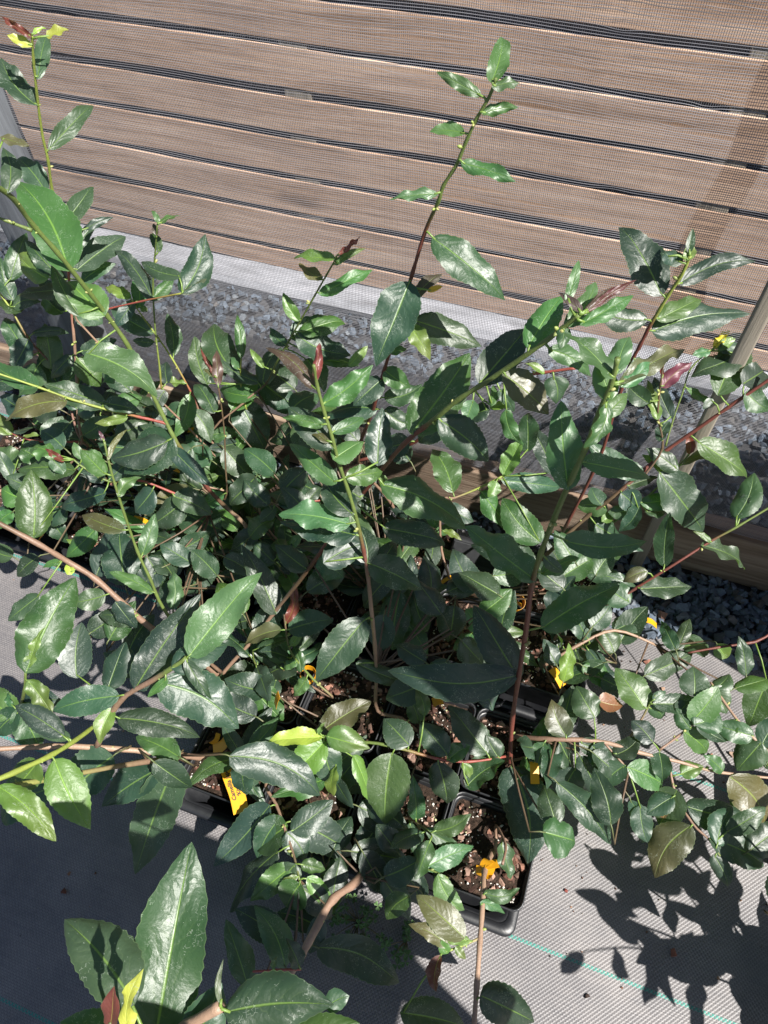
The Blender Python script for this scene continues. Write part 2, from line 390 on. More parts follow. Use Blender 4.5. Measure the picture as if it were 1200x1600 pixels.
# posts
def post(x0, x1, y0, y1, z0, z1, seed, m='post'):
    mb = MB(); mb.box((x0, y0, z0), (x1, y1, z1), (seed, .4, .7, 1)); return mb.build('post', MAT[m], wall, bevel=.003)
post(.173, .194, .826, .835, .0, 1.16, .2)
post(-.965, -.895, .80, .86, 0, 1.16, .8, 'greypost')
mb = MB(); n = 40; V = []
for k in range(n+1):
    x = -1.9+3.5*k/n; wv = .002*math.sin(x*6)
    for (yy, zz) in ((.852, 0), (.852, .129+wv), (.89, .131+wv), (.89, 0)): V.append((x, yy+wv, zz))
mb.add(V, [(4*k+q, 4*k+(q+1) % 4, 4*k+4+(q+1) % 4, 4*k+4+q) for k in range(n) for q in range(4)]+[(3, 2, 1, 0), (4*n, 4*n+1, 4*n+2, 4*n+3)], (.5, .2, .9, 1))
mb.build('baseboard', MAT['board'], wall, smooth=False, bevel=.003)
mb = MB(); mb.box((-1.9, .82, 1.16), (1.6, .86, 1.20), (.5, .3, .1, 1)); mb.build('top_beam', MAT['post'], wall, bevel=.003)
# corner bracket at the foot of the left post
mb = MB(); q = at_y(147, 578, .79); mb.box((q[0]-.025, .794, q[2]-.05), (q[0]+.02, .797, q[2]+.03), (.35, .36, .38, 1))
for dz in (-.03, .01): mb.tube([(q[0]-.002, .797, q[2]+dz), (q[0]-.002, .788, q[2]+dz)], .005, (.4, .4, .4, 1), 6)
mb.build('bracket', MAT['metal'], wall, smooth=False)
post(1.50, 1.53, .82, .858, 0, 1.16, .1)  # unseen far post, added for the shadow it casts
# screen threads
r = random.Random(5); DEF = []
for _ in range(45):
    DEF.append((r.uniform(-1.4, .4), r.uniform(.42, .98), r.uniform(.012, .045), r.uniform(.003, .010), r.uniform(.0008, .0024)))
for _ in range(25):
    DEF.append((r.uniform(-.35, .15), r.uniform(.55, .95), r.uniform(.012, .05), r.uniform(.004, .012), r.uniform(.0012, .003)))
MY = .861
def mesh_y(x, z): return MY + .006*np.sin(x*5+z*3) + .003*np.sin(x*17-z*9) + .002*np.sin(x*3+z*31)
mb = MB(); xs = np.linspace(-1.85, 1.05, 300); NS = len(xs)
z = .135
while z < 1.12:
    zz = z + .0012*np.sin(xs*6+z*20)+.0010*np.sin(xs*19+z*44)
    for (x0, z0, sx, sz, amp) in DEF:
        if abs(z-z0) < sz*3: zz = zz + amp*np.sign(z-z0+1e-5)*np.exp(-((xs-x0)/sx)**2-((z-z0)/sz)**2)
    yy = mesh_y(xs, z); w_ = .00034*r.uniform(.8, 1.25)
    P = [np.column_stack([xs, yy-.0003, zz-w_]), np.column_stack([xs, yy-.0009, zz]), np.column_stack([xs, yy-.0003, zz+w_])]
    V = np.stack(P, 1).reshape(-1, 3); g_ = r.uniform(.75, 1.15)
    mb.add(V, [(3*k+q, 3*k+q+1, 3*k+3+q+1, 3*k+3+q) for k in range(NS-1) for q in (0, 1)], (.20*g_, .20*g_, .22*g_, 1)); z += .0031
x = -1.85; zs = np.linspace(.13, 1.13, 26)
while x < 1.05:
    xx = x + .0006*np.sin(zs*9+x*7); yy = mesh_y(xx, zs); w_ = .00026*r.uniform(.85, 1.2); g_ = r.uniform(.75, 1.15)
    P = [np.column_stack([xx-w_, yy+.0004, zs]), np.column_stack([xx, yy-.0002, zs]), np.column_stack([xx+w_, yy+.0004, zs])]
    V = np.stack(P, 1).reshape(-1, 3)
    mb.add(V, [(3*k+q, 3*k+q+1, 3*k+3+q+1, 3*k+3+q) for k in range(25) for q in (0, 1)], (.20*g_, .20*g_, .22*g_, 1)); x += .0024
mb.build('shade_mesh', MAT['thread'], wall)

# ---- an added shade bench standing just outside the picture on the right, it shades the front of the plants
bench = thing('potting_bench', 'timber potting bench with a tall side panel standing right of the camera', 'bench', loc=(.30, -.25, 0))
def bx(name, lo, hi, m='post', seed=.3):
    mb = MB(); o_ = np.array((.30, -.25, 0)); mb.box(np.array(lo)-o_, np.array(hi)-o_, (seed, .5, .2, 1)); return mb.build(name, MAT[m], bench, bevel=.003)
bx('tabletop', (-.35, -.75, .84), (.56, -.10, .875))
bx('side_panel', (.40, .13, .86), (.425, .33, 1.36), 'board')
bx('panel_rail', (.40, -.125, .88), (.425, .128, .92))
for (x, y) in ((.50, -.38), (.50, -.17), (-.33, -.72)): bx('leg', (x, y, 0), (x+.04, y+.04, .84), seed=x)
endp = MB(); endp.box((.66, .56, 0), (.70, .81, .95), (.4, .4, .4, 1)); o_ = endp.build('end_board', MAT['board'], None, bevel=.003)  # unseen board, added to shade the wall foot and gravel on the right
tag(o_, 'upright end board beside the mesh wall beyond the right picture edge', 'board')

# soil crumbs and bits of bark spilled on the fabric
r = random.Random(21); cr = MB()
def crumb(r):
    if r.random() < .5: x, y = r.uniform(-.95, .45), r.uniform(-.15, .70)
    else: x, y = r.gauss(.2, .12), r.gauss(.45, .14)
    return (x, y, fab_h(x, y)+.0035)
scatter(cr, 420, crumb, lambda r: r.choice([.0008, .0011, .0016, .0024]), lambda r: r.choice([(.05, .03, .02), (.16, .08, .05), (.28, .17, .11), (.35, .33, .28)]), r)
tag(cr.build('soil_crumbs', MAT['bark'], smooth=False), 'spilled crumbs of soil and bark scattered over the woven fabric', 'debris', kind='stuff')

# ================================================================ trays and pots
PW, PH = .124, .102         # pot width at the rim, height; pots stand on the tray floor
def rrect(hx, hy, rad, n=4):
    P = []
    for (cx, cy, a0) in ((hx-rad, hy-rad, 0), (-hx+rad, hy-rad, 90), (-hx+rad, -hy+rad, 180), (hx-rad, -hy+rad, 270)):
        for k in range(n+1):
            a_ = math.radians(a0+90*k/n); P.append((cx+rad*math.cos(a_), cy+rad*math.sin(a_)))
    return P
def loft(mb, rings, col=(.02, .02, .022, 1), close=None):
    k0 = len(rings[0]); V = [p for r_ in rings for p in r_]
    Fs = [(i*k0+k, i*k0+(k+1) % k0, (i+1)*k0+(k+1) % k0, (i+1)*k0+k) for i in range(len(rings)-1) for k in range(k0)]
    if close == 'last': Fs.append(tuple((len(rings)-1)*k0+k for k in range(k0)))
    mb.add(V, Fs, col)
def ring(hx, hy, rad, z, ox=0, oy=0): return [(x+ox, y+oy, z) for x, y in rrect(hx, hy, rad)]
def make_tray(x0, x1, y0, y1, label):
    cx, cy = (x0+x1)/2, (y0+y1)/2; hx, hy = (x1-x0)/2, (y1-y0)/2
    t = thing('plant_tray', label, 'tray', 'black nursery trays', (cx, cy, 0))
    mb = MB()
    loft(mb, [ring(hx-.016, hy-.016, .02, .006), ring(hx-.006, hy-.006, .012, .050), ring(hx-.005, hy-.005, .012, .052), ring(hx+.006, hy+.006, .014, .053),
              ring(hx+.008, hy+.008, .015, .050), ring(hx+.008, hy+.008, .015, .043)])
    loft(mb, [ring(hx-.006, hy-.006, .012, .0505), ring(hx-.0085, hy-.0085, .02, .050), ring(hx-.018, hy-.018, .02, .009)], close='last')
    mb.build('tray_shell', MAT['plastic'], t)
    return t
def make_pot(x, y, label, seed, rz=0):
    r = random.Random(seed)
    t = thing('nursery_pot', label, 'pot', 'square black nursery pots', (x, y, .010)); t.rotation_euler.z = rz
    H = PW/2; mb = MB()
    loft(mb, [ring(H-.020, H-.020, .012, .0), ring(H-.004, H-.004, .013, PH-.012), ring(H-.003, H-.003, .013, PH-.011), ring(H, H, .014, PH-.010), ring(H+.0008, H+.0008, .014, PH), ring(H-.0012, H-.0012, .014, PH+.0006),
              ring(H-.0022, H-.0022, .013, PH-.010), ring(H-.0055, H-.0055, .013, PH-.030), ring(H-.018, H-.018, .012, .004)], close='last')
    mb.build('pot_wall', MAT['plastic'], t)
    sz = PH-.018; mb = MB(); n = 12; V = []; h = H-.006
    for j in range(n+1):
        for i in range(n+1):
            a_, b_ = -h+2*h*i/n, -h+2*h*j/n; V.append((a_, b_, sz+r.uniform(-.003, .003)+.004*math.cos(a_*22)*math.cos(b_*25)))
    mb.add(V, [(j*(n+1)+i, j*(n+1)+i+1, (j+1)*(n+1)+i+1, (j+1)*(n+1)+i) for j in range(n) for i in range(n)])
    so_ = mb.build('potting_soil', MAT['soil'], t)
    hh = h-.006
    def barkc(r): k = r.uniform(.4, 1.3); return tuple(v*k for v in r.choice([(.30, .155, .11), (.18, .09, .065), (.42, .27, .21), (.08, .045, .035)]))
    mb = MB(); scatter(mb, 150, lambda r: (r.uniform(-hh, hh), r.uniform(-hh, hh), sz+r.uniform(.001, .006)), lambda r: r.choice([r.uniform(.002, .005), r.uniform(.005, .011)]), barkc, r)
    b_ = mb.build('bark_mulch', MAT['bark'], t, smooth=False); b_['kind'] = 'stuff'
    mb = MB(); patch = [(r.uniform(-hh, hh), r.uniform(-hh, hh)) for _ in range(3)]
    def pp(r):
        if r.random() < .35: return (r.uniform(-hh, hh), r.uniform(-hh, hh), sz+r.uniform(.002, .006))
        q = r.choice(patch); return (max(-hh, min(hh, q[0]+r.gauss(0, .012))), max(-hh, min(hh, q[1]+r.gauss(0, .012))), sz+r.uniform(.003, .007))
    scatter(mb, 170, pp, lambda r: r.choice([r.uniform(.0008, .0018), r.uniform(.0014, .0032)]), lambda r: (.62, .60, .55) if r.random() < .8 else (.45, .45, .25), r)
    b_ = mb.build('perlite', MAT['perlite'], t); b_['kind'] = 'stuff'
    return t

# ================================================================ camellia leaves and stems
TYPE = {'d': (.026, .056, .032), 'm': (.036, .078, .036), 'l': (.105, .205, .040), 'y': (.34, .42, .07), 'Y': (.75, .50, .03),  # the dark kind is mature green with a shaded look put into its tint
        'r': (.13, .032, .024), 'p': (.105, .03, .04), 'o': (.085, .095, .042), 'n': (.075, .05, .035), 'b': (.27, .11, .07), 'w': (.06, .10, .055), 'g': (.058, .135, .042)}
LEAFNO = [0]
def leaf(mb, B, T, wid, ty, N0=None, seed=None, curl=None, serr=True, lod=1, petiole=True, stemmb=None, tone=None):
    """blade from B to T (3-D), full width wid in metres; N0 = direction its upper side looks"""
    r = random.Random(seed if seed is not None else LEAFNO[0]); LEAFNO[0] += 1
    B = np.asarray(B, float); T = np.asarray(T, float); a = T-B; L = np.linalg.norm(a); a = a/L
    if N0 is None: N0 = np.array([0, 0, 1.])
    nz_ = N0 - a*np.dot(N0, a)
    if np.linalg.norm(nz_) < .1: nz_ = nrm(CAM-B) - a*np.dot(nrm(CAM-B), a)
    nz_ = nrm(nz_); sx = np.cross(a, nz_)
    young = ty in 'lyYrp'
    nr = (26 if L > .055 else 18) if lod else 9; nc = (5 if lod else 3)      # columns per half
    fold = r.uniform(.05, .26) + (.18 if young else 0); droop = (r.uniform(-.12, .38) if curl is None else curl)
    tw = r.gauss(0, .35)*(1.4 if young else 1); wav = r.uniform(.015, .065)*(1.7 if young or ty == 'g' else 1); wf = r.uniform(9, 17); wp = r.uniform(0, 6.28)
    roll = r.uniform(-.15, .55)
    tipc = r.uniform(0, .2)+(.3 if r.random() < .25 else 0)
    side = r.gauss(0, .05); pk = r.uniform(.50, .62); asym = r.gauss(0, .05)
    V = []; U = []; k4 = 4*r.randint(0, 40)
    tk = r.uniform(.72, .92); mx = (pk**pk)*(tk**tk)/((pk+tk)**(pk+tk))
    for i in range(nr+1):
        t = i/nr; t_ = t
        f_ = (t_**pk)*((1-t_)**tk)/mx if 0 < t_ < 1 else 0
        f_ *= 1-.16*max(0, t-.72)/.28
        w_ = wid/2*max(f_, .02 if t < .5 else .004)
        if serr and i not in (0, nr): w_ *= 1+(.032 if i % 2 else -.026)+r.uniform(-.012, .012)
        sag = -droop*L*(t*t*.9-t*.25) - tipc*L*max(0, t-.72)**2*9*.5
        c = B + a*(L*t) + nz_*sag + sx*(side*L*math.sin(math.pi*t))
        ang = tw*(t-.2); s2 = sx*math.cos(ang)+nz_*math.sin(ang); n2 = nz_*math.cos(ang)-sx*math.sin(ang)
        for j in range(-nc, nc+1):
            u = j/nc; au = abs(u); ww = w_*(1+asym*(1 if u > 0 else -1))
            h = fold*au*ww + wav*L*au*au*math.sin(wf*t+wp+(1.7 if u > 0 else 0)) * min(1, 4*(1-t))*min(1, 4*t) - roll*ww*au**3*.8
            V.append(c + s2*(u*ww*(1-.08*fold)) + n2*h); U.append((u+k4, t))
    w2 = 2*nc+1
    Fs = [(i*w2+j, i*w2+j+1, (i+1)*w2+j+1, (i+1)*w2+j) for i in range(nr) for j in range(2*nc)]
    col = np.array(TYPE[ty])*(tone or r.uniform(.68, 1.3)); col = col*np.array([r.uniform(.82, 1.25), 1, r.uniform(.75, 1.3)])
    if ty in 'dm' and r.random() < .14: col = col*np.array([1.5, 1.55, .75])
    cc = np.tile(np.clip(col, 0, 1), (len(V), 1))
    if ty in 'ol' and r.random() < .5:
        tt = np.array(U)[:, 1]; cc = cc*(1-.3*tt[:, None]) + np.array([.16, .09, .03])*(.3*tt[:, None])
    if ty == 'w':      # blade with a scorched brown patch
        UU = np.array(U); m_ = ((np.abs(UU[:, 1]-.55) < .22) & ((UU[:, 0]-k4) > -.1))[:, None]; cc = np.where(m_, np.array([.33, .16, .10]), cc)
    mb.add(V, Fs, np.hstack([cc, np.full((len(V), 1), min(1, L/.10))]), U)

COL = {'b': (.26, .165, .115), 'B': (.34, .23, .16), 'r': (.15, .045, .032), 'R': (.30, .075, .055), 'g': (.13, .185, .045), 'G': (.26, .32, .06), 'n': (.11, .075, .04)}
def smooth_path(P, c, sub=4):
    P = [np.asarray(p) for p in P]; out = []; oc = []
    for i in range(len(P)-1):
        p0 = P[max(i-1, 0)]; p1 = P[i]; p2 = P[i+1]; p3 = P[min(i+2, len(P)-1)]
        for k in range(sub):
            t = k/sub; out.append(.5*((2*p1)+(-p0+p2)*t+(2*p0-5*p1+4*p2-p3)*t*t+(-p0+3*p1-3*p2+p3)*t**3)); oc.append(c[i]*(1-t)+c[i+1]*t)
    out.append(P[-1]); oc.append(c[-1]); return out, oc

class Plant:
    def __init__(s, key, label, px, py):
        s.key = key; s.label = label; s.base = np.array([px, py, .09]); s.paths = []; s.fol = MB(); s.young = MB(); s.buds = []; s.stems = []
        s.r = random.Random(hash_(key)); s.px = []; s.twigs = []
    def stem(s, r0, r1, nodes, root=None):
        P = []; cc = []
        for (x, y, how, v, c_) in nodes:
            P.append(at_z(x, y, v) if how == 'z' else (at_y(x, y, v) if how == 'y' else at_t(x, y, v))); cc.append(np.array(COL[c_]))
        if root is None or root:
            b = s.base + np.array([s.r.uniform(-.02, .02), s.r.uniform(-.02, .02), 0])
            if np.linalg.norm(P[0]-b) > .02:
                P = [b, b*.55+P[0]*.45+np.array([0, 0, .02])] + P; cc = [np.array(COL['b'])*.9, np.array(COL['b'])] + cc
        pts, col = smooth_path(P, cc); n = len(pts); rad = [(r0+(r1-r0)*i/(n-1))*(1+.10*math.sin(i*2.1)+(.16 if i % 4 == 0 else 0)) for i in range(n)]
        mb = MB(); mb.tube(pts, rad, [np.append(c_*s.r.uniform(.9, 1.1), 1) for c_ in col], 8)
        s.stems.append(mb); s.paths.append(pts); s.px += [(*to_px(p), p) for p in pts]
        for k in range(3, n-2, 4):
            if s.r.random() < .55: s.budat(pts[k], s.r.uniform(.0010, .0021))
        return pts
    def budat(s, p, sz):
        mb = MB(); s.buds.append(mb)
        for _ in range(s.r.choice([1, 1, 2, 3])):
            d = nrm(np.array([s.r.gauss(0, 1), s.r.gauss(0, 1), s.r.uniform(-.2, 1.2)])); c_ = s.r.choice([(.26, .32, .08), (.20, .24, .07), (.34, .34, .12)])
            mb.tube([p, p+d*sz*.8, p+d*sz*1.8, p+d*sz*2.9, p+d*sz*3.6], [sz*.25, sz*.55, sz, sz*.75, sz*.1], (*c_, 1), 6)
    def leaf_px(s, bx, by, tx, ty_, wpx, ty, z=None, dd=None):
        r = s.r
        if z is None:
            q = min(s.px, key=lambda e: (e[0]-bx)**2+(e[1]-by)**2); p = q[2]; d = depth(p)*(1-r.uniform(0, .006))
        else:
            q = None; d = depth(at_z(bx, by, z))
        B = at_t(bx, by, d); Lp = math.hypot(tx-bx, ty_-by)*d/F
        if dd is None: dd = r.uniform(-.15, .35) if ty not in 'lyrp' else r.uniform(-.3, .2)
        T = at_t(tx, ty_, d+dd*Lp); zmin = max(.02, min(B[2]-.01, .125 if T[1] > .13 else .03))
        if T[2] < zmin: T = at_z(tx, ty_, zmin)
        a = nrm(T-B); cv = nrm(CAM-B)
        sg = .16 if wpx > 45 else .30; sh = np.array([r.gauss(0, sg), r.gauss(0, sg), r.gauss(0, .1)])
        N0 = nrm(cv*.75 + np.array([0, 0, .55]) + sh); N0 = nrm(N0-a*np.dot(N0, a)); cvp = nrm(cv-a*np.dot(cv, a)); cs = max(.6, np.dot(N0, cvp))
        big = Lp > .03
        leaf(s.young if ty in 'lyYrp' else s.fol, B, T, wpx*d/F/cs*.95, ty, N0, lod=1 if big else 0, curl=None if ty not in 'rp' else .05)
        if q is not None:
            g_ = nrm(p-B) if np.linalg.norm(p-B) > 1e-4 else a
            s.petiole(ty, [p, (p+B)/2+np.array([0, 0, .001]), B+a*.004], [.0013, .0011, .0009])
        else:
            t1 = B - a*.02*r.uniform(.6, 1.2) - np.array([0, 0, .012]); mid = (t1+s.base)/2 + np.array([0, 0, .03])
            t2 = min([p_ for pa in s.paths for p_ in pa] or [s.base], key=lambda p_: np.linalg.norm(p_-t1)+(.05 if p_[2] > t1[2] else 0))
            tb = MB(); s.twigs.append(tb); tb.tube([B+a*.004, B-a*.004, t1, (t1+t2)/2+np.array([0, 0, -.004]), t2], [.0009, .0011, .0013, .0014, .0016], np.array([(.11, .14, .05, 1), (.11, .14, .05, 1), (.12, .09, .05, 1), (.13, .085, .055, 1), (.13, .085, .055, 1)]), 5)
    def spray(s, p0, dirv, L, n, tys, sc=1.0):
        """a shoot grown from p0: used for the lower growth that fills each plant"""
        r = s.r; d = nrm(np.array(dirv)); pts = [np.array(p0)]
        for k in range(5):
            d = nrm(d+np.array([r.gauss(0, .12), r.gauss(0, .12), .05])); pts.append(pts[-1]+d*L/5)
        cb, cg = np.array(COL['b']), np.array(COL['g'])
        pts, col = smooth_path(pts, [cb, cb, cb*.7+cg*.3, cb*.4+cg*.6, cg, cg], 3)
        mb = MB(); s.twigs.append(mb); mb.tube(pts, np.linspace(.0024, .0011, len(pts)), [np.append(c_, 1) for c_ in col], 6)
        ang = r.uniform(0, 6.28)
        for k in range(n):
            i = int((.25+.75*k/max(1, n-1))*(len(pts)-1)); p = pts[i]; t = nrm(pts[min(i+1, len(pts)-1)]-pts[i-1])
            ang += 2.4; sd = nrm(np.cross(t, [.3, .2, .9])); up = np.cross(sd, t); rad = sd*math.cos(ang)+up*math.sin(ang)
            a = nrm(rad*.9+t*.55+np.array([0, 0, -.12])); L_ = r.uniform(.052, .090)*sc; ty = r.choice(tys if k < n-1 else tys+'ll')
            if ty in 'lr': L_ *= .6
            N0 = nrm(np.array([r.gauss(0, .25), r.gauss(0, .25)-.15, 1.0]))
            leaf(s.young if ty in 'lyYrp' else s.fol, p+a*.006, p+a*(L_+.006), L_*r.uniform(.34, .45), ty, N0, lod=1 if L_ > .05 else 0)
            s.petiole(ty, [p, p+a*.010], [.0012, .0009])
    def petiole(s, ty, P, R_):
        mb = s.young if ty in 'lyYrp' else s.fol; n0 = mb.n; mb.tube(P, R_, (.10, .14, .045, 1), 5); k = mb.n-n0
        mb.u[-1] = np.tile([0., .6], (k, 1))
    def finish(s):
        t = thing('camellia_plant', s.label, 'plant', 'potted camellia plants', tuple(s.base))
        b = -s.base
        def put(mb, name, mat):
            if mb.n:
                mb.v = [v+b for v in mb.v]; mb.build(name, mat, t)
        for m_ in s.stems: put(m_, 'stem', MAT['stem'])
        for m_ in s.twigs: put(m_, 'twig', MAT['stem'])
        put(s.fol, 'foliage', MAT['leaf']); put(s.young, 'young_leaves', MAT['leaf'])
        for m_ in s.buds: put(m_, 'bud', MAT['bud'])
        return t
def hash_(k): return sum(ord(c_)*31**i for i, c_ in enumerate(k)) % 100003

POTX_A = [.045, -.083, -.211, -.339]; POTX_B = [.055, -.073, -.201, -.329]; POTX_C = [-.50, -.628, -.756, -.884]
POS = {}
for i in range(4):
    POS['A%d' % (i+1)] = (POTX_A[i], .236); POS['A%d' % (i+5)] = (POTX_A[i], .366)
    POS['B%d' % (i+1)] = (POTX_B[i], .545); POS['B%d' % (i+5)] = (POTX_B[i], .673)
    POS['C%d' % (i+1)] = (POTX_C[i], .545); POS['C%d' % (i+5)] = (POTX_C[i], .673)
make_tray(-.412, .102, .158, .442, 'black plastic tray nearest the camera, its lip jutting past the corner pot')
make_tray(-.402, .127, .467, .751, 'black plastic tray in the middle, standing between the front tray and the timber baseboard')
make_tray(-1.09, -.428, .467, .751, 'black plastic tray at the far left beside the teal marker yarn')

